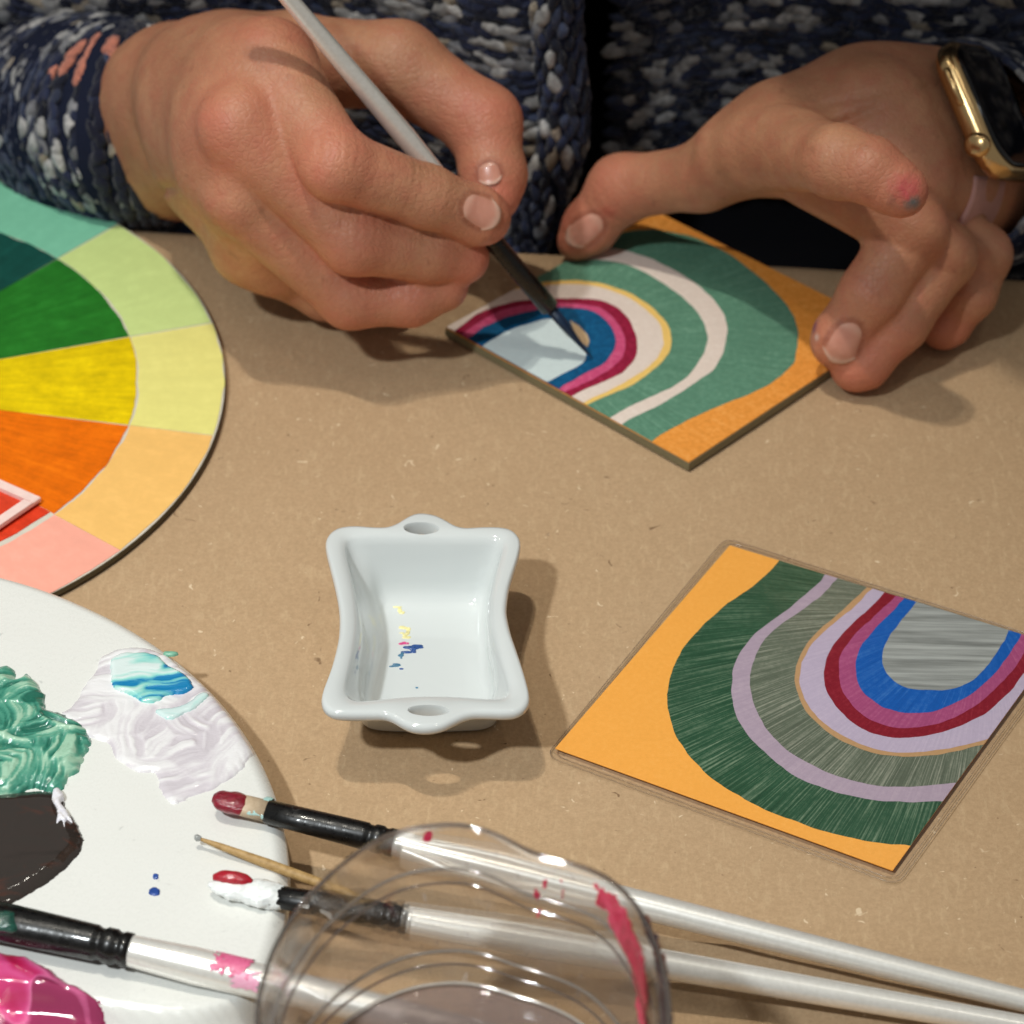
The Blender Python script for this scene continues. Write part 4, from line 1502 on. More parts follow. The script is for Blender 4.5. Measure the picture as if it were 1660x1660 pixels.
if not me2.materials:
    me2.materials.append(M_porc.m)
for ob in [ob for ob in bpy.data.objects if ob.name.startswith('handle_cutter')]:
    bpy.data.objects.remove(ob)
me2.polygons.foreach_set('use_smooth', [True] * len(me2.polygons))
me2.set_sharp_from_angle(angle=math.radians(50))


def dab(name, px, size, z, mat, parent=None, seed=0, stretch=(1, 1), h=0.0004, slope=None):
    """small irregular flattened drop of paint"""
    c = P(*px, z)
    n_ = 22
    aa = np.linspace(0, 2 * np.pi, n_, endpoint=False)
    wob = 1 + 0.55 * fbm(np.c_[np.cos(aa), np.sin(aa), aa * 0 + seed * 3.7], 1.3, 3)
    e = np.c_[np.cos(aa) * size[0] * wob, np.sin(aa) * size[1] * wob]
    sx, sy = slope or (0, 0)
    rg = [np.c_[c[0] + e[:, 0] * k, c[1] + e[:, 1] * k, c[2] + zz_ + (e[:, 0] * sx + e[:, 1] * sy) * k] for k, zz_ in ((1.0, -0.0002), (0.93, h * 0.6), (0.6, h), (0.15, h))]
    return add(name, *loft(rg, False, True), mat, parent)


wet = lambda nm, rgb, r=0.3: simple(nm, rgb, r, coat=0.3, bump=0.15, scale=500, var=0.2)
M_by, M_bb, M_bp, M_bt = wet('yellow_stain', (232, 222, 158)), wet('blue_stain', (40, 78, 140)), wet('magenta_stain', (206, 70, 130)), wet('teal_stain', (70, 120, 150))
zf = lambda x, y: (480 + x / 3.459, 800 + y / 3.459)
for k, (q, s, m) in enumerate([((575, 640), (0.0019, 0.0023), M_by), ((612, 778), (0.0018, 0.0019), M_by), ((632, 866), (0.0028, 0.0018), M_bb), ((600, 845), (0.0014, 0.0008), M_bp), ((655, 872), (0.0013, 0.0010), M_bb),
                               ((556, 968), (0.0017, 0.0008), M_bt), ((588, 908), (0.0008, 0.0012), M_bt), ((590, 985), (0.0006, 0.0004), M_bb), ((675, 1090), (0.0004, 0.0004), M_bt)]):
    for j_ in range(7):
        g_ = np.random.default_rng(100 * k + j_)
        dx_, dy_ = g_.normal(0, 1, 2)
        q2 = (q[0] + dx_ * s[0] * 1000 * 9, q[1] + dy_ * s[1] * 1000 * 7)
        dab('paint_stain', zf(*q2), (s[0] * g_.uniform(0.3, 0.75), s[1] * g_.uniform(0.18, 0.5)), 4.4, m, dish, k * 9 + j_ + 1, h=0.00008 + 0.00002 * j_)

# ------------------------------------------------------------------ round palette with paint
PZ = 16.0
pcen, PR = np.array([-0.18155, 0.65446]), 0.12755
well_px = smooth_open([(20, 1604), (100, 1612), (190, 1628), (290, 1640), (360, 1628), (430, 1592), (470, 1560), (520, 1500)], 6)
wl = PL(well_px, PZ)[:, :2]


def well_side(q):
    """distance past the step into the lower near part, along the view's near side"""
    d = np.full(len(q), 1e9)
    for i in range(len(wl) - 1):
        a_, b_ = wl[i], wl[i + 1]
        ab = b_ - a_
        t = np.clip(((q - a_) @ ab) / (ab @ ab), 0, 1)
        d = np.minimum(d, np.hypot(*(q - a_ - t[:, None] * ab).T))
    yl = np.interp(q[:, 0], wl[:, 0], wl[:, 1])
    return np.where(q[:, 1] < yl, d, -d)


def sstep(x):
    x = np.clip(x, 0, 1)
    return x * x * (3 - 2 * x)


NR_, NTH = 150, 420
rad = np.concatenate([np.linspace(0.002, 0.10, 60), np.linspace(0.1006, PR, NR_ - 60)])
th = np.linspace(0, 2 * np.pi, NTH, endpoint=False)
RRg, TTg = np.meshgrid(rad, th, indexing='ij')
pq = np.c_[(pcen[0] + RRg * np.cos(TTg)).ravel(), (pcen[1] + RRg * np.sin(TTg)).ravel()]
near_x = (pq[:, 0] > P(-60, 1600, PZ)[0])
ws = well_side(pq)
z = np.full(len(pq), PZ / 1000)
z -= 0.0075 * sstep(ws / 0.0045 + 0.15)
rim = sstep((RRg.ravel() - (PR - 0.006)) / 0.006)
low = ws > 0
z -= 0.0030 * (np.clip((RRg.ravel() - (PR - 0.0045)) / 0.0045, 0, 1) ** 2.2)
z += 0.00025 * fbm(np.c_[pq, pq[:, :1] * 0], 60, 2)
V = np.c_[pq, z]
f = [(r * NTH + i, r * NTH + (i + 1) % NTH, (r + 1) * NTH + (i + 1) % NTH, (r + 1) * NTH + i) for r in range(NR_ - 1) for i in range(NTH)]
f = [g[::-1] for g in f]
f.append(tuple(range(NTH)))
base = len(V)
last = V[-NTH:]
for dr, zz_ in ((0.0004, 0.75), (0.0, 0.35), (-0.004, 0.05)):
    rv = np.c_[pcen[0] + (PR + dr) * np.cos(th), pcen[1] + (PR + dr) * np.sin(th), last[:, 2] * zz_ + 0.0003]
    V = np.vstack([V, rv])
m_ = (len(V) - NR_ * NTH) // NTH
for r in range(NR_ - 1, NR_ - 1 + m_):
    f += [((r + 1) * NTH + i, (r + 1) * NTH + (i + 1) % NTH, r * NTH + (i + 1) % NTH, r * NTH + i) for i in range(NTH)]
f.append(tuple((NR_ - 1 + m_) * NTH + i for i in range(NTH))[::-1])
M_pal = NT('white_ceramic')
nn1 = M_pal.noise(M_pal.coord(), 500, 4, 0.7)
spk = M_pal.noise(M_pal.coord(), 260, 2, 0.5, 0.5)
M_pal.set(M_pal.mix(M_pal.ramp(spk, [(0.70, (0,) * 3), (0.76, (0.35,) * 3)]), lin((222, 222, 217)), lin((150, 152, 150))), M_pal.ramp(nn1, [(0.3, (0.22,) * 3), (0.7, (0.34,) * 3)]), spec=0.45)
palette = thing('paint_palette', 'big round white ceramic palette dotted with wet paint', 'palette', (*pcen, 0))
pal_obj = add('plate', V, f, M_pal.m, palette)
recalc(pal_obj)


def streaky(name, cols, scale=160, stretch=(1, 3, 1), rot=0.4, rough=0.22, dist=2.0, coat=0.6, bump=0.5, attr=False):
    t = NT(name)
    fct = t.noise(t.coord(stretch, (0, 0, rot)), scale, 4, 0.55, dist)
    fac = fct
    if attr:
        at = t.n('ShaderNodeAttribute', attribute_name='stroke').outputs['Fac']
        fac = t.math('ADD', t.math('MULTIPLY', at, 0.8), t.math('MULTIPLY', fct, 0.2))
    col = t.ramp(fac, [(0.24 + 0.52 * i / (len(cols) - 1), lin(c)) for i, c in enumerate(cols)])
    t.set(col, rough, spec=0.5, coat=coat)
    t.b.inputs['Coat Roughness'].default_value = 0.08
    t.bump(fct, bump, 0.0008)
    return t.m


def palette_drop(q):
    r_ = np.hypot(q[:, 0] - pcen[0], q[:, 1] - pcen[1])
    d_ = 0.0075 * sstep(well_side(q) / 0.0045 + 0.15) + 0.0030 * (np.clip((r_ - (PR - 0.0045)) / 0.0045, 0, 1.1) ** 2.2)
    return d_


def paint_blob(name, px, mat, label, h=0.002, edge=0.003, rough=0.3, seed=0, ridge=140, ridge_h=0.4, zbase=PZ, dirn=None, group=None, cell=0.0004, wob=0.0012, dabs=6, spread=0.9, curl=0.5, lift=0.0):
    out = PL(smooth_closed(px, len(px) * 9), zbase)[:, :2]
    out = out + wob * np.c_[fbm(np.c_[out, out[:, :1] * 0 + seed], 260, 4), fbm(np.c_[out, out[:, :1] * 0 + seed + 7], 260, 4)]
    lo, hi = out.min(0) - cell * 2, out.max(0) + cell * 2
    gx, gy = np.arange(lo[0], hi[0], cell), np.arange(lo[1], hi[1], cell)
    GX, GY = np.meshgrid(gx, gy, indexing='ij')
    q = np.c_[GX.ravel(), GY.ravel()]
    ins = inside(out, q)
    d = edge_dist(out, q) * np.where(ins, 1, -1)
    d = np.minimum(d, PR - 0.0006 - np.hypot(q[:, 0] - pcen[0], q[:, 1] - pcen[1]))
    ins = d > 0
    hh = np.sqrt(np.clip(d / edge, 0, 1))
    # palette-knife dabs: each has a centre, a sweep direction and fine bristle furrows
    rg = np.random.default_rng(seed + 100)
    ext = out.max(0) - out.min(0)
    K = max(1, int(dabs))
    pcs = out.min(0) + rg.random((K * 8 + 40, 2)) * ext
    pcs = pcs[inside(out, pcs)][:K]
    dr = rg.normal(0, spread, len(pcs)) + (dirn or 0)
    wq = q + 0.0022 * np.c_[fbm(np.c_[q, q[:, :1] * 0 + seed], 120, 3), fbm(np.c_[q, q[:, :1] * 0 + seed + 3], 120, 3)]
    dd_ = np.stack([np.hypot(*(wq - c).T) for c in pcs], 1)
    wts = np.exp(-(dd_ - dd_.min(1, keepdims=True)) / 0.0008)
    wts /= wts.sum(1, keepdims=True)
    fur, broad, tilt, tone = 0, 0, 0, 0
    for j_ in range(len(pcs)):
        rel = wq - pcs[j_]
        al = rel[:, 0] * np.cos(dr[j_]) + rel[:, 1] * np.sin(dr[j_])
        sg = 1 if j_ % 2 else -1
        ac = -rel[:, 0] * np.sin(dr[j_]) + rel[:, 1] * np.cos(dr[j_]) + curl * al * al * 40 * sg
        w_ = wts[:, j_]
        fur = fur + w_ * fbm(np.c_[al * 0.10 + j_, ac, q[:, 0] * 0], ridge, 3)
        broad = broad + w_ * fbm(np.c_[al * 0.2 + j_ * 3.1, ac, q[:, 0] * 0 + 2], ridge * 0.3, 2)
        tilt = tilt + w_ * np.clip(al / 0.008, -1, 1) * 0.12 * sg
        tone = tone + w_ * (rg.random() - 0.5)
    lip = (1 - wts.max(1)) * 0.30
    rel_h = 0.72 + ridge_h * (0.62 * fur + 0.20 * broad + tilt + lip)
    stroke = np.clip(0.5 + 1.1 * fur + 0.8 * broad + tone * 0.45, 0, 1)
    zz_ = zbase / 1000 + lift / 1000 + h * hh * np.clip(rel_h, 0.12, 1.5) + 0.00005
    zz_ -= palette_drop(q)
    zz_ = np.where(ins, zz_, zz_ - 0.0004 - lift / 1000)
    keep = (d > -cell * 1.5).reshape(GX.shape)
    kc_ = keep[:-1, :-1] & keep[1:, :-1] & keep[:-1, 1:] & keep[1:, 1:]
    ny = len(gy)
    ii = np.argwhere(kc_)
    F_ = np.stack([ii[:, 0] * ny + ii[:, 1], (ii[:, 0] + 1) * ny + ii[:, 1], (ii[:, 0] + 1) * ny + ii[:, 1] + 1, ii[:, 0] * ny + ii[:, 1] + 1], 1)
    used = np.unique(F_)
    mp = -np.ones(len(q), int)
    mp[used] = np.arange(len(used))
    rr_q = np.hypot(q[:, 0] - pcen[0], q[:, 1] - pcen[1])
    o_ = add(name, np.c_[q, zz_][used], mp[F_], mat, attrs={'stroke': stroke[used]})
    tag(o_, label, 'paint', group)
    return o_


G1 = 'paints spread on the palette'
paint_blob('paint_smear', [(120, 1140), (150, 1095), (165, 1062), (220, 1050), (270, 1062), (300, 1085), (345, 1110), (372, 1150), (400, 1185), (412, 1205), (398, 1240), (350, 1275), (310, 1290), (282, 1306), (262, 1280), (255, 1255), (225, 1250), (190, 1232), (170, 1205), (130, 1190), (100, 1160)],
           streaky('lavender_paint', [(204, 197, 203), (214, 208, 213), (220, 216, 219), (230, 228, 229)], 300, (1, 2.5, 1), 0.9, 0.25, bump=0.15, attr=True), 'pale lavender white paint smear near the palette edge', 0.0009, 0.0016, seed=1, ridge=800, ridge_h=0.75, group=G1, dirn=1.0, dabs=16, spread=0.7)
paint_blob('paint_smear', [(178, 1078), (200, 1066), (235, 1064), (262, 1072), (275, 1086), (300, 1098), (312, 1118), (300, 1128), (275, 1130), (255, 1142), (230, 1140), (205, 1130), (185, 1118), (182, 1096)],
           streaky('turquoise_paint', [(24, 126, 178), (104, 186, 196), (142, 210, 202), (178, 222, 214), (216, 230, 228)], 200, (1, 3.2, 1), 0.25, 0.25, bump=0.15, attr=True), 'turquoise and blue streaked smear on the lavender paint', 0.0012, 0.0010, seed=2, ridge=420, ridge_h=0.6, dirn=0.12, group=G1, dabs=2, spread=0.10, lift=0.9, curl=0.25)
paint_blob('paint_smear', [(250, 1156), (290, 1146), (325, 1128), (338, 1132), (318, 1152), (285, 1168), (262, 1168)],
           streaky('aqua_paint', [(126, 200, 190), (160, 216, 208), (206, 226, 224)], 200, (1, 3, 1), 0.5, 0.25, bump=0.15, attr=True), 'short aqua stroke below the turquoise smear', 0.0008, 0.0010, seed=3, ridge=420, ridge_h=0.5, dirn=0.5, group=G1, dabs=1, spread=0.1, lift=0.8)
paint_blob('paint_blob', [(-60, 1090), (0, 1088), (18, 1086), (30, 1100), (48, 1096), (62, 1118), (80, 1150), (104, 1158), (125, 1172), (140, 1200), (136, 1228), (128, 1255), (110, 1272), (88, 1286), (50, 1282), (20, 1290), (-60, 1292)],
           streaky('teal_green_paint', [(40, 108, 90), (56, 130, 110), (74, 146, 124), (98, 162, 138), (158, 198, 172)], 200, (1, 2.2, 1), 0.2, 0.24, 2.5, bump=0.2, attr=True), 'thick teal green paint heap with pale swirls', 0.0034, 0.003, seed=4, ridge=850, ridge_h=0.7, group=G1, wob=0.0022, dirn=0.2, dabs=15, spread=1.1, curl=1.0)
paint_blob('paint_pool', [(-60, 1286), (0, 1288), (40, 1286), (80, 1284), (100, 1290), (108, 1318), (122, 1328), (132, 1352), (134, 1372), (116, 1398), (88, 1424), (50, 1448), (10, 1468), (-60, 1490)],
           streaky('brown_black_paint', [(40, 34, 30), (50, 42, 38), (48, 42, 38), (76, 44, 34)], 60, (1, 1.6, 1), 0.4, 0.10, 1.5, 0.9, 0.06), 'glossy brownish black paint pool below the green heap', 0.0026, 0.0036, seed=5, ridge=160, ridge_h=0.12, group=G1, wob=0.0008, dabs=3)
paint_blob('paint_dab', [(86, 1288), (96, 1286), (103, 1298), (99, 1308), (110, 1322), (118, 1340), (109, 1336), (105, 1354), (100, 1338), (91, 1344), (92, 1320), (83, 1304)],
           streaky('pale_violet_paint', [(206, 204, 218), (232, 230, 236), (190, 182, 178)], 300, (1, 1, 1), 0.2, 0.25), 'tiny pale violet dab on the black paint', 0.0010, 0.0008, seed=6, ridge=300, ridge_h=0.3, group=G1, wob=0.0003, dabs=2, lift=1.6, cell=0.0003)
paint_blob('paint_heap', [(-60, 1545), (0, 1546), (40, 1552), (75, 1572), (100, 1592), (130, 1602), (158, 1622), (172, 1645), (172, 1680), (-60, 1700)],
           streaky('magenta_paint', [(140, 10, 40), (186, 34, 84), (206, 72, 130), (222, 112, 160), (150, 50, 90)], 48, (1, 2, 1), 0.5, 0.14, 2.2, 0.9, 0.15, attr=True), 'glossy crimson and pink paint heap at the near edge', 0.0042, 0.005, seed=8, ridge=130, ridge_h=0.35, group=G1, wob=0.0012, cell=0.0005, dirn=-0.5, dabs=5, spread=0.5, curl=1.0)
M_fleck = wet('blue_fleck', (38, 74, 150))
for k, (q, s, lb) in enumerate([((251, 1446), (0.0015, 0.0014), 'largest blue paint fleck on bare white palette'), ((252, 1421), (0.0008, 0.0009), 'small blue fleck above the larger blue fleck')]):
    o = dab('paint_fleck', q, s, PZ, M_fleck, None, 20 + k, h=0.00035)
    tag(o, lb, 'paint fleck', 'blue flecks on the palette')
o = dab('paint_fleck', (276, 1060), (0.0022, 0.0009), PZ, wet('green_fleck', (120, 176, 150)), None, 31, h=0.0006)
tag(o, 'little sage green fleck at the palette rim', 'paint fleck')

# ------------------------------------------------------------------ brushes
def pearl(name):
    t = NT(name)
    fct = t.noise(t.coord(), 800, 3, 0.6)
    t.set(t.ramp(fct, [(0.3, lin((226, 223, 216))), (0.7, lin((238, 236, 230)))]), 0.26, spec=0.5)
    t.bump(t.noise(t.coord(), 300, 3), 0.06, 0.0004)
    t.b.inputs['Metallic'].default_value = 0.38
    t.b.inputs['Coat Weight'].default_value = 0.9
    t.b.inputs['Coat Roughness'].default_value = 0.14
    return t.m


M_pearl = pearl('pearl_lacquer')
M_ferr = NT('black_ferrule')
chip = M_ferr.noise(M_ferr.coord(), 420, 4, 0.7, 0.8)
M_ferr.set(M_ferr.ramp(chip, [(0.66, (0.0035,) * 3), (0.72, (0.09, 0.085, 0.08))]), M_ferr.ramp(chip, [(0.4, (0.24,) * 3), (0.7, (0.5,) * 3)]), spec=0.38, coat=0.2)
M_ferr.bump(chip, 0.15, 0.0004)
M_hair = NT('brush_hair')
hn = M_hair.noise(M_hair.coord((1, 1, 1)), 900, 3)
M_hair.set(M_hair.mix(hn, lin((176, 152, 124)), lin((206, 186, 158))), 0.5)
M_hair.bump(hn, 0.3, 0.0004)


def along(a, b, fr):
    return a + (b - a) * np.asarray(fr)[:, None]


def brush(label, tip, fer, ring_, end, r_f, r_h, r_end, group, hair_mat, flat=(1.0, 1.0), tip_flat=(1.1, 0.3), hair_r=None, roll=(0, 0, 1), round_tip=False, clumps=()):
    """tip .. fer hairs, fer .. ring_ ferrule, ring_ .. end handle"""
    tip, fer, ring_, end = map(np.asarray, (tip, fer, ring_, end))
    root = thing('paint_brush', label, 'paint brush', fer, group)
    rm = lambda x: x / 1000.0
    fr = np.array([0, .05, .15, .3, .6, 1.0])
    wd = np.array([0.12, .62, .86, 1.0, 1.0, .92]) if not round_tip else np.array([0.05, .2, .42, .7, .95, .9])
    hr = rm(hair_r or r_f)
    v, f = tube(along(tip, fer, fr), hr * wd, 28, [(tip_flat[0] * (1 - q) + flat[0] * q, tip_flat[1] * (1 - q) + flat[1] * q) for q in fr], True, roll)
    hob = add('bristles', v + 0.0002 * fbm(v, 900, 2)[:, None] * np.array([1, 1, 0.5]), f, hair_mat, root)
    recalc(hob)
    gr = np.array([0, .005, .3, .62, .76, .78, .80, .825, .845, .90, .92, .94, .955, 1.0])
    gw = np.array([.9, 1.0, 1.0, 1.0, 1.0, 1.0, .90, .90, 1.03, 1.03, .92, .92, 1.02, 1.02])
    v, f = tube(along(fer, ring_, gr), rm(r_f) * gw * (1 - gr) + rm(r_h) * 1.06 * gw * gr, 28,
                [(flat[0] * (1 - q) + q, flat[1] * (1 - q) + q) for q in np.clip(gr * 1.4, 0, 1)], True, roll)
    o_ = add('ferrule', v, f, M_ferr, root)
    recalc(o_)
    h_ = np.array([0, .004, .06, .15, .3, .6, .9, .97, 0.992, 1.0])
    hw = np.interp(h_, [0, .15, 1], [r_h, r_h * 1.18, r_end]) / 1000.0
    hw[-1] *= 0.35
    hw[-2] *= 0.8
    v, f = tube(along(ring_, end, h_), hw, 28, None, True, roll)
    o_ = add('handle', v, f, M_pearl, root)
    recalc(o_)
    return root, hob


def lump(name, pts, radii, mat, parent, flat=(1, .5), seed=0, amp=0.25):
    pts = np.asarray(pts, float)
    q = smooth_open(np.c_[pts, np.asarray(radii, float)], 9)
    q[:, 3] = np.maximum(q[:, 3], 0.25)
    n_ = 40
    v, f = tube(q[:, :3], q[:, 3] / 1000.0, n_, [flat] * len(q))
    c = np.repeat(q[:, :3], n_, 0)
    v = c + (v - c) * (1 + amp * (fbm(v + seed, 380, 3) + 0.18 * fbm(v * [0.35, 1, 1] + seed, 1500, 2)))[:, None]
    o_ = add(name, v, f, mat, parent)
    recalc(o_)
    return o_


GB = 'white handled brushes with black ferrules'
M_wet_crim = streaky('wet_crimson', [(96, 10, 24), (128, 22, 40), (150, 40, 58)], 260, (1, 3, 1), 0.2, 0.16)
M_wet_red = streaky('wet_red', [(150, 8, 30), (186, 26, 46)], 260, (1, 3, 1), 0.2, 0.16)
M_wet_white = streaky('wet_white', [(214, 222, 220), (238, 240, 238), (226, 232, 232)], 260, (1, 3, 1), 0.2, 0.2)
M_wet_mint = streaky('wet_mint', [(150, 196, 190), (186, 216, 212)], 260, (1, 3, 1), 0.2, 0.3)
M_navy_hair = simple('inky_bristle', (16, 40, 66), 0.4, bump=0.4, scale=900)

# brush in the painting hand
a_, b_ = P(961, 582, TZ + 0.8), P(470, 0, 123)
ext_ = a_ + (b_ - a_) * 1.22
pt = lambda fr_: a_ + (b_ - a_) * fr_
br, hb = brush('pale handled brush with blue loaded tip, held between finger and thumb', pt(0.0), pt(0.15), pt(0.53), ext_, 2.9, 2.75, 2.1, GB, M_navy_hair, hair_r=2.0, round_tip=True, roll=(1, 0.2, 0.3))

# upper of the two brushes that lean on the palette
a_, b_ = P(348, 1294, PZ + 5), P(1690, 1630, 3.6)
pt = lambda fr_: a_ + (b_ - a_) * fr_
br, hb = brush('long white brush with dark crimson flat tip resting on the palette, nearer the dish', pt(0.0), pt(0.064), pt(0.222), P(2020, 1712, 2.8), 3.5, 3.4, 2.4, GB, M_hair, flat=(1.0, 0.75), tip_flat=(0.95, 0.35))
lump('paint_load', [pt(-0.002), pt(0.006), pt(0.022), pt(0.037), pt(0.043)], [1.4, 2.9, 3.55, 3.3, 2.4], M_wet_crim, br, (1.0, 0.62), 1, 0.15)
lump('mint_residue', [pt(0.030) + [0, -0.0016, -0.0004], pt(0.047) + [0, -0.0014, 0.0004], pt(0.061), pt(0.066)], [0.9, 2.1, 3.55, 3.5], M_wet_mint, br, (1.0, 0.6), 2, 0.35)

# lower brush loaded white and red
a_, b_ = P(340, 1434, PZ + 3.5), P(1660, 1668, 4.6)
pt = lambda fr_: a_ + (b_ - a_) * fr_
br, hb = brush('long white brush with red and white loaded tip resting on the palette', pt(0.0), pt(0.075), pt(0.245), P(1990, 1722, 3.2), 3.2, 3.5, 2.4, GB, M_wet_white, flat=(1.0, 0.75), tip_flat=(0.9, 0.4))
lump('white_load', [pt(-0.002), pt(0.02), pt(0.05), pt(0.08), pt(0.098)], [0.8, 2.6, 3.6, 3.8, 2.6], M_wet_white, br, (1.0, 0.72), 5, 0.4)
lump('red_load', [pt(0.004) + [0, 0.0016, 0.0012], pt(0.018) + [0, 0.0018, 0.0018], pt(0.040) + [0, 0.0018, 0.0020], pt(0.052) + [0, 0.0016, 0.0016]], [0.9, 1.9, 1.9, 1.0], M_wet_red, br, (1.0, 0.8), 6, 0.2)
lump('white_drip', [pt(0.112) + [0, -0.0024, 0.0012], pt(0.125) + [0, -0.0024, 0.0014]], [0.7, 0.8], M_wet_white, br, (1.6, 0.5), 7, 0.2)

# near brush lying across the palette
a_, b_ = P(-70, 1478, PZ + 6.5), P(212, 1541, PZ + 6.0)
d_ = (b_ - a_)
endp = P(640, 1642, PZ + 3.5)
br, hb = brush('thick white brush with dark green tip lying across the front of the palette', a_ - d_ * 0.22, a_ + d_ * 0.10, b_, P(930, 1712, PZ - 2), 5.4, 4.0, 3.0, GB, simple('green_bristle', (16, 62, 54), 0.3, coat=0.4, bump=0.4), flat=(1.0, 0.8), tip_flat=(1.0, 0.4))
lump('green_load', [P(-40, 1484, PZ + 8), P(-10, 1490, PZ + 8.5), P(18, 1498, PZ + 9.0), P(28, 1500, PZ + 8.5)], [2.5, 3.6, 3.2, 1.0], streaky('wet_green', [(10, 52, 44), (30, 84, 70)], 200), br, (1, 0.6), 3, 0.3)
M_pinkstain = streaky('pink_smudge', [(196, 60, 104), (222, 110, 150), (206, 76, 120)], 300, (1, 1, 1), 0.2, 0.4, coat=0.1, bump=0.2)


def rod_patch(name, p0, p1, r0, r1, a0, a1, mat, parent, seed=0, ragged=0.35, lift=0.00008):
    """ragged film of paint on a round handle between p0 and p1"""
    d = p1 - p0
    L = np.linalg.norm(d)
    d = d / L
    s_ = np.cross(d, (0, 0, 1.0))
    s_ /= np.linalg.norm(s_)
    u_ = np.cross(s_, d)
    nu, nv = 110, 110
    T_, A_ = np.meshgrid(np.linspace(0, 1, nu), np.linspace(0, 1, nv), indexing='ij')
    T_, A_ = T_.ravel(), A_.ravel()
    ed = np.minimum(np.minimum(T_, 1 - T_), np.minimum(A_, 1 - A_)) * 2
    keep = ed + ragged * 1.6 * fbm(np.c_[T_ * L * 1000, A_ * 12, T_ * 0 + seed], 0.7, 5) > 0.12
    r_ = (r0 + (r1 - r0) * T_) / 1000 + lift
    an_ = np.radians(a0 + (a1 - a0) * A_)
    p = p0 + d * (T_ * L)[:, None] + s_ * (np.cos(an_) * r_)[:, None] + u_ * (np.sin(an_) * r_)[:, None]
    k_ = keep.reshape(nu, nv)
    kc_ = k_[:-1, :-1] & k_[1:, :-1] & k_[:-1, 1:] & k_[1:, 1:]
    ii = np.argwhere(kc_)
    F_ = np.stack([ii[:, 0] * nv + ii[:, 1], (ii[:, 0] + 1) * nv + ii[:, 1], (ii[:, 0] + 1) * nv + ii[:, 1] + 1, ii[:, 0] * nv + ii[:, 1] + 1], 1)
    used = np.unique(F_)
    mp = -np.ones(len(p), int)
    mp[used] = np.arange(len(used))
    return add(name, p[used], mp[F_], mat, parent)


def on_handle(f0, f1):
    return b_ + (P(930, 1712, PZ - 2) - b_) * f0, b_ + (P(930, 1712, PZ - 2) - b_) * f1


hl_ = np.linalg.norm(P(930, 1712, PZ - 2) - b_)
q0_, q1_ = on_handle(0.185, 0.275)
rod_patch('pink_stain', q0_, q1_, 4.72, 4.70, 40, 185, M_pinkstain, br, 2, 0.5)
q0_, q1_ = on_handle(0.235, 0.30)
rod_patch('pink_stain', q0_, q1_, 4.71, 4.66, 10, 80, streaky('light_pink_smudge', [(226, 150, 180), (232, 180, 200)], 300, (1, 1, 1), 0.2, 0.4, coat=0.1, bump=0.1), br, 5, 0.7)

# toothpick
a_, b_ = P(322, 1359, PZ + 3.4), P(600, 1462, PZ - 2)
tv_, tf_ = tube(along(a_, b_, [0, .03, .12, .4, .75, .93, 1]), np.array([.35, .5, .85, 1.35, 1.35, 1.0, .4]) / 1000 * 1.0, 14)
tp = thing('toothpick', 'wooden toothpick with a dot of grey paint on its point', 'toothpick', a_)
t = NT('pick_wood')
fct = t.noise(t.coord((1, 1, 1)), 500, 4, 0.7)
t.set(t.ramp(fct, [(0.3, lin((150, 116, 66))), (0.7, lin((192, 158, 104)))]), 0.6)
o = add('stick', tv_, tf_, t.m, tp)
recalc(o)
lump('grey_tip', [P(315, 1358, PZ + 3.4), P(319, 1358, PZ + 3.4), P(326, 1360, PZ + 3.3)], [0.5, 0.95, 0.6], simple('grey_drop', (150, 152, 150), 0.25, coat=0.5), tp, (1, 1), 1, 0.2)

# ------------------------------------------------------------------ clear plastic water cup
CH = 80.0
cup_px = [(413, 1650), (425, 1585), (448, 1525), (490, 1462), (543, 1408), (600, 1367), (660, 1343), (740, 1335), (800, 1349), (860, 1379), (920, 1396), (985, 1421), (1030, 1463), (1062, 1520), (1081, 1585), (1087, 1660)]
half = PL(cup_px, CH)[:, :2]
mid = (half[0] + half[-1]) / 2
axx = half[-1] - half[0]
half_w = np.linalg.norm(axx) / 2
axx /= np.linalg.norm(axx)
ayy = np.array([-axx[1], axx[0]])
nb = 13
an = np.linspace(0, -np.pi, nb + 2)[1:-1]
back = [mid + axx * half_w * math.cos(x) + ayy * half_w * 1.0 * math.sin(x) for x in an]
cup_out = smooth_closed(np.vstack([half, back]), 260)
cctr = mid + ayy * half_w * 0.12
crad, cth = polar(cup_out, cctr, 220)
crad = sm(crad, 3)
round_r = np.full(220, crad.mean() * 0.98)
cup = thing('water_cup', 'clear plastic cup of cloudy rinse water with red paint on its rim', 'cup', (*cctr, 0))
CUPH = [(1.0, 0.76), (3.0, 0.785), (14, .80), (30, .845), (44, .880), (45.5, .892), (48.5, .894), (50, .888), (58, .915), (65, .935), (66.5, .952), (69.5, .955), (71, .950), (75, .968), (78, .985), (80, 1.0)]


def cup_wall(thetas_idx, z_mm, off=0.0):
    s_ = np.interp(z_mm, [q[0] for q in CUPH], [q[1] for q in CUPH])
    mixk = np.clip((z_mm - 25) / 45, 0, 1)
    r_ = (crad * mixk + round_r * (1 - mixk)) * s_ + off
    return np.c_[cctr + np.c_[np.cos(cth), np.sin(cth)] * r_[:, None], np.full(220, z_mm / 1000)]


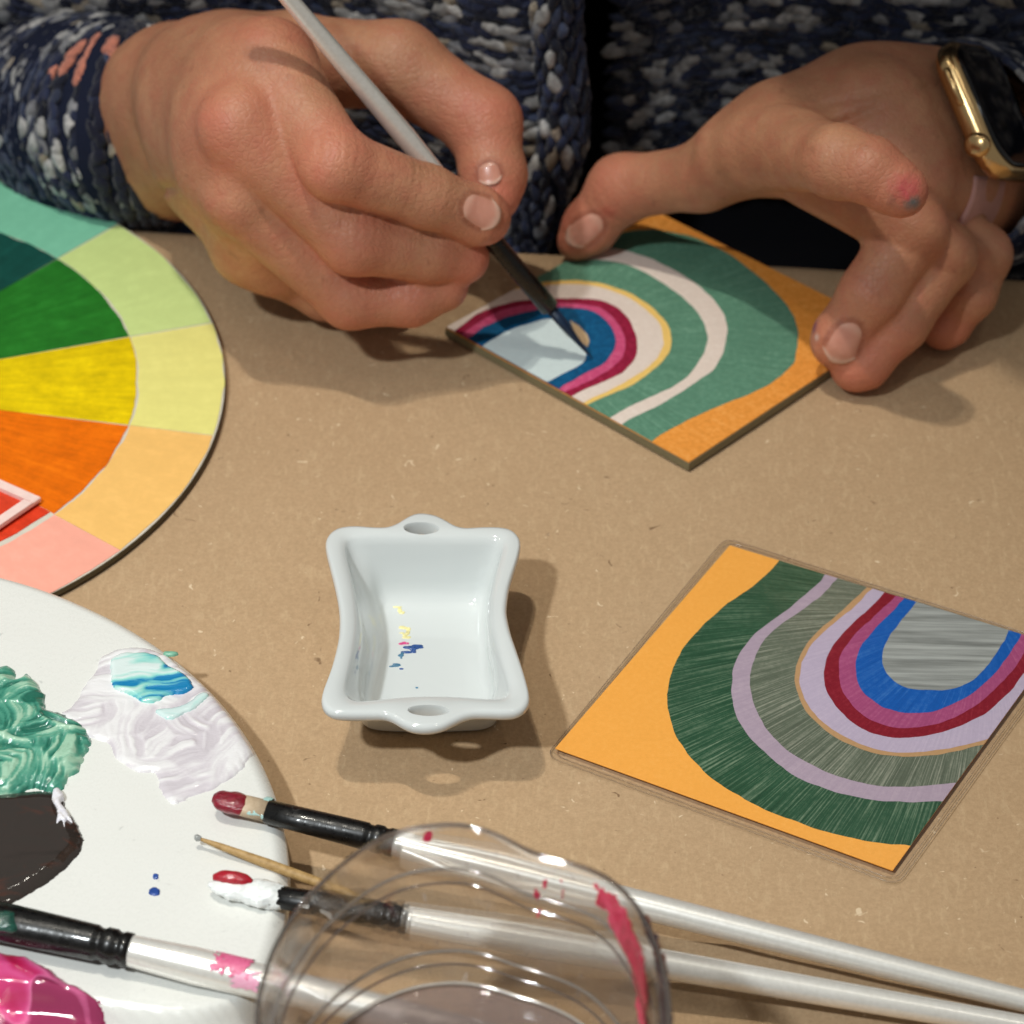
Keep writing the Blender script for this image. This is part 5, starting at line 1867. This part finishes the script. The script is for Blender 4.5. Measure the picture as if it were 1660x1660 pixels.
def cup_plastic():
    """clear plastic: darker and glossier where seen edge-on, faint smudges and dried splashes"""
    t = NT('clear_plastic')
    lw = t.n('ShaderNodeLayerWeight')
    lw.inputs['Blend'].default_value = 0.35
    tr = t.n('ShaderNodeBsdfTransparent')
    t.l(t.ramp(lw.outputs['Facing'], [(0.0, (0.97, 0.965, 0.96)), (0.6, (0.93, 0.91, 0.90)), (1.0, (0.70, 0.67, 0.65))]), tr.inputs['Color'])
    rf = t.n('ShaderNodeBsdfRefraction')
    rf.inputs['IOR'].default_value = 1.05
    rf.inputs['Roughness'].default_value = 0.0
    rf.inputs['Color'].default_value = (0.97, 0.96, 0.95, 1)
    m0 = t.n('ShaderNodeMixShader')
    m0.inputs[0].default_value = 0.35
    t.l(tr.outputs[0], m0.inputs[1])
    t.l(rf.outputs[0], m0.inputs[2])
    df = t.n('ShaderNodeBsdfDiffuse')
    df.inputs['Color'].default_value = (0.72, 0.66, 0.64, 1)
    v = t.coord()
    sm_ = t.ramp(t.noise(v, 95, 4, 0.65, 1.2), [(0.50, (0.0,) * 3), (0.78, (0.07,) * 3)])
    dr = t.ramp(t.noise(t.coord((1, 1, 0.5)), 420, 2, 0.5), [(0.70, (0,) * 3), (0.73, (0.22,) * 3)])
    m1 = t.n('ShaderNodeMixShader')
    t.l(t.math('ADD', sm_, dr), m1.inputs[0])
    t.l(m0.outputs[0], m1.inputs[1])
    t.l(df.outputs[0], m1.inputs[2])
    gl = t.n('ShaderNodeBsdfGlossy')
    gl.inputs['Roughness'].default_value = 0.04
    b = t.n('ShaderNodeBump')
    b.inputs['Strength'].default_value = 0.25
    b.inputs['Distance'].default_value = 0.002
    t.l(t.noise(v, 60, 2), b.inputs['Height'])
    t.l(b.outputs['Normal'], gl.inputs['Normal'])
    t.l(b.outputs['Normal'], rf.inputs['Normal'])
    m2 = t.n('ShaderNodeMixShader')
    t.l(t.math('ADD', t.math('MULTIPLY', t.math('POWER', lw.outputs['Facing'], 2.0), 0.5), 0.05), m2.inputs[0])
    t.l(m1.outputs[0], m2.inputs[1])
    t.l(gl.outputs[0], m2.inputs[2])
    t.l(m2.outputs[0], t.out.inputs['Surface'])
    return t.m


M_cup = cup_plastic()
rings = [cup_wall(None, z_) for z_, _ in CUPH] + [cup_wall(None, 80.5, -0.0008)] + [cup_wall(None, z_, -0.0019) for z_, _ in CUPH[::-1] if z_ > 2]
v, f = loft(rings, True, True)
o = add('cup_body', v, f, M_cup, cup)
recalc(o)
# solid beads at the rim and at the two moulded steps
M_bead = clear_sheet('plastic_bead', (0.78, 0.74, 0.71), 0.20, 0.45, 0.06, 0.04, (0.6, 0.54, 0.5))
M_step = clear_sheet('plastic_step_highlight', (0.95, 0.93, 0.90), 0.20, 0.4, 0.08, 0.38, (0.82, 0.76, 0.68))  # cream haze puts the bright highlight lines of clear edges into the colour


def bead(name, z_mm, r_, mt=None, off_=-0.0004):
    c_ = cup_wall(None, z_mm, off_)
    n_ = 8
    rg = []
    for k in range(n_):
        a2 = 2 * math.pi * k / n_
        rg.append(np.c_[c_[:, :2] + np.c_[np.cos(cth), np.sin(cth)] * r_ * math.cos(a2), c_[:, 2] + r_ * math.sin(a2)])
    rg.append(rg[0])
    o_ = add(name, *loft(rg), mt or M_bead, cup)
    recalc(o_)


bead('rim', 80.0, 0.0006)
bead('moulded_step', 68.6, 0.0005, M_step)
bead('moulded_step', 66.2, 0.0004, M_bead, -0.002)
bead('moulded_step', 48.0, 0.0005, M_step)
bead('moulded_step', 45.6, 0.0004, M_bead, -0.002)
bead('water_line', 41.3, 0.0005, M_step, -0.0024)
bead('base_ring', 4.0, 0.0018, M_step)
# cloudy water
M_water = clear_sheet('cloudy_water', (0.86, 0.80, 0.79), 0.03, 0.25, 0.02, 0.40, lin((158, 142, 136)))
wz = 41.0
rg = [cup_wall(None, 3.2, -0.0022), cup_wall(None, 15.0, -0.0022), cup_wall(None, wz - 1.0, -0.0022), cup_wall(None, wz, -0.0022)]
cw = cup_wall(None, wz, -0.0022)
for k_, dz_ in ((0.985, -0.0008), (0.96, -0.0010), (0.6, -0.0010), (0.1, -0.0010)):
    rg.append(np.c_[cctr + (cw[:, :2] - cctr) * k_, cw[:, 2] + dz_])
v, f = loft(rg, True, True)
o = add('rinse_water', v, f, M_water, cup)
recalc(o)



def wall_patch(name, poly, mat, off=-0.0023, thick=0.0005, cell=(0.012, 0.5)):
    """paint clinging to the inside of the cup; poly in (angle, height mm)"""
    poly = np.asarray(poly, float)
    sc_ = np.array([crad.mean() * 1000, 1.0])
    lo, hi = poly.min(0), poly.max(0)
    ga, gz = np.arange(lo[0] - 0.03, hi[0] + 0.03, cell[0]), np.arange(lo[1] - 1, hi[1] + 1, cell[1])
    A_, Z_ = np.meshgrid(ga, gz, indexing='ij')
    q = np.c_[A_.ravel(), Z_.ravel()]
    qs = q * sc_ + 1.9 * np.c_[fbm(np.c_[q * sc_, q[:, :1] * 0], 0.35, 4), fbm(np.c_[q * sc_, q[:, :1] * 0 + 4], 0.35, 4)]
    ins = inside(poly * sc_, qs)
    r_ = np.interp(q[:, 0] % (2 * np.pi), np.r_[cth % (2 * np.pi)][np.argsort(cth % (2 * np.pi))], crad[np.argsort(cth % (2 * np.pi))], period=2 * np.pi)
    s_ = np.interp(q[:, 1], [x[0] for x in CUPH], [x[1] for x in CUPH])
    mk = np.clip((q[:, 1] - 25) / 45, 0, 1)
    rr3 = (r_ * mk + crad.mean() * 0.98 * (1 - mk)) * s_ + off
    u_ = np.c_[np.cos(q[:, 0]), np.sin(q[:, 0])]
    o3 = np.c_[cctr + u_ * rr3[:, None], q[:, 1] / 1000]
    i3 = np.c_[cctr + u_ * (rr3 - thick)[:, None], q[:, 1] / 1000]
    k_ = ins.reshape(A_.shape)
    kc_ = k_[:-1, :-1] & k_[1:, :-1] & k_[:-1, 1:] & k_[1:, 1:]
    ii = np.argwhere(kc_)
    if not len(ii):
        return
    ny = len(gz)
    F_ = np.stack([ii[:, 0] * ny + ii[:, 1], (ii[:, 0] + 1) * ny + ii[:, 1], (ii[:, 0] + 1) * ny + ii[:, 1] + 1, ii[:, 0] * ny + ii[:, 1] + 1], 1)
    n_ = len(q)
    used = np.unique(np.r_[F_.ravel(), (F_ + n_).ravel()])
    mp = -np.ones(2 * n_, int)
    mp[used] = np.arange(len(used))
    F2 = np.vstack([F_, F_[:, ::-1] + n_])
    return add(name, np.vstack([o3, i3])[used], mp[F2], mat, cup)


M_smear_r = streaky('red_smear', [(150, 14, 44), (206, 34, 74), (226, 74, 112)], 130, (1, 1, 2), 0.3, 0.2)
M_smear_r.node_tree.nodes['Principled BSDF'].inputs['Alpha'].default_value = 0.88
M_smear_d = streaky('dark_smear', [(70, 22, 40), (48, 44, 78), (150, 80, 50), (96, 30, 50)], 130, (1, 1, 2), 0.3, 0.25)
wall_patch('paint_smear', [(0.95, 79.4), (0.88, 75), (0.76, 71.5), (0.62, 70), (0.48, 67), (0.30, 64), (0.12, 60), (0.0, 57), (0.03, 69), (0.26, 74), (0.45, 77), (0.62, 78.4), (0.80, 79.6)], M_smear_r, -0.0021)
wall_patch('dark_smear', [(0.96, 79.9), (0.72, 79.9), (0.4, 79.8), (0.1, 79.6), (-0.2, 79), (-0.25, 66), (0.0, 70), (0.3, 75), (0.6, 78)], M_smear_d, 0.0008)
wall_patch('paint_smear', [(0.22, 60), (0.05, 52), (-0.08, 46), (-0.06, 58), (0.10, 62)], M_smear_r, -0.0023)
for k, (a2, z2, s2) in enumerate([(1.16, 75, 0.9), (1.20, 71.5, 1.0), (1.10, 76.5, 0.7), (1.08, 73.5, 0.8), (1.18, 66, 1.2), (1.74, 79.3, 1.3)]):
    wall_patch('paint_drop', [(a2 + math.cos(x) * s2 / 62, z2 + math.sin(x) * s2 * 1.3) for x in np.linspace(0, 2 * np.pi, 12, endpoint=False)], M_smear_r, -0.0023, 0.0003, (0.003, 0.2))
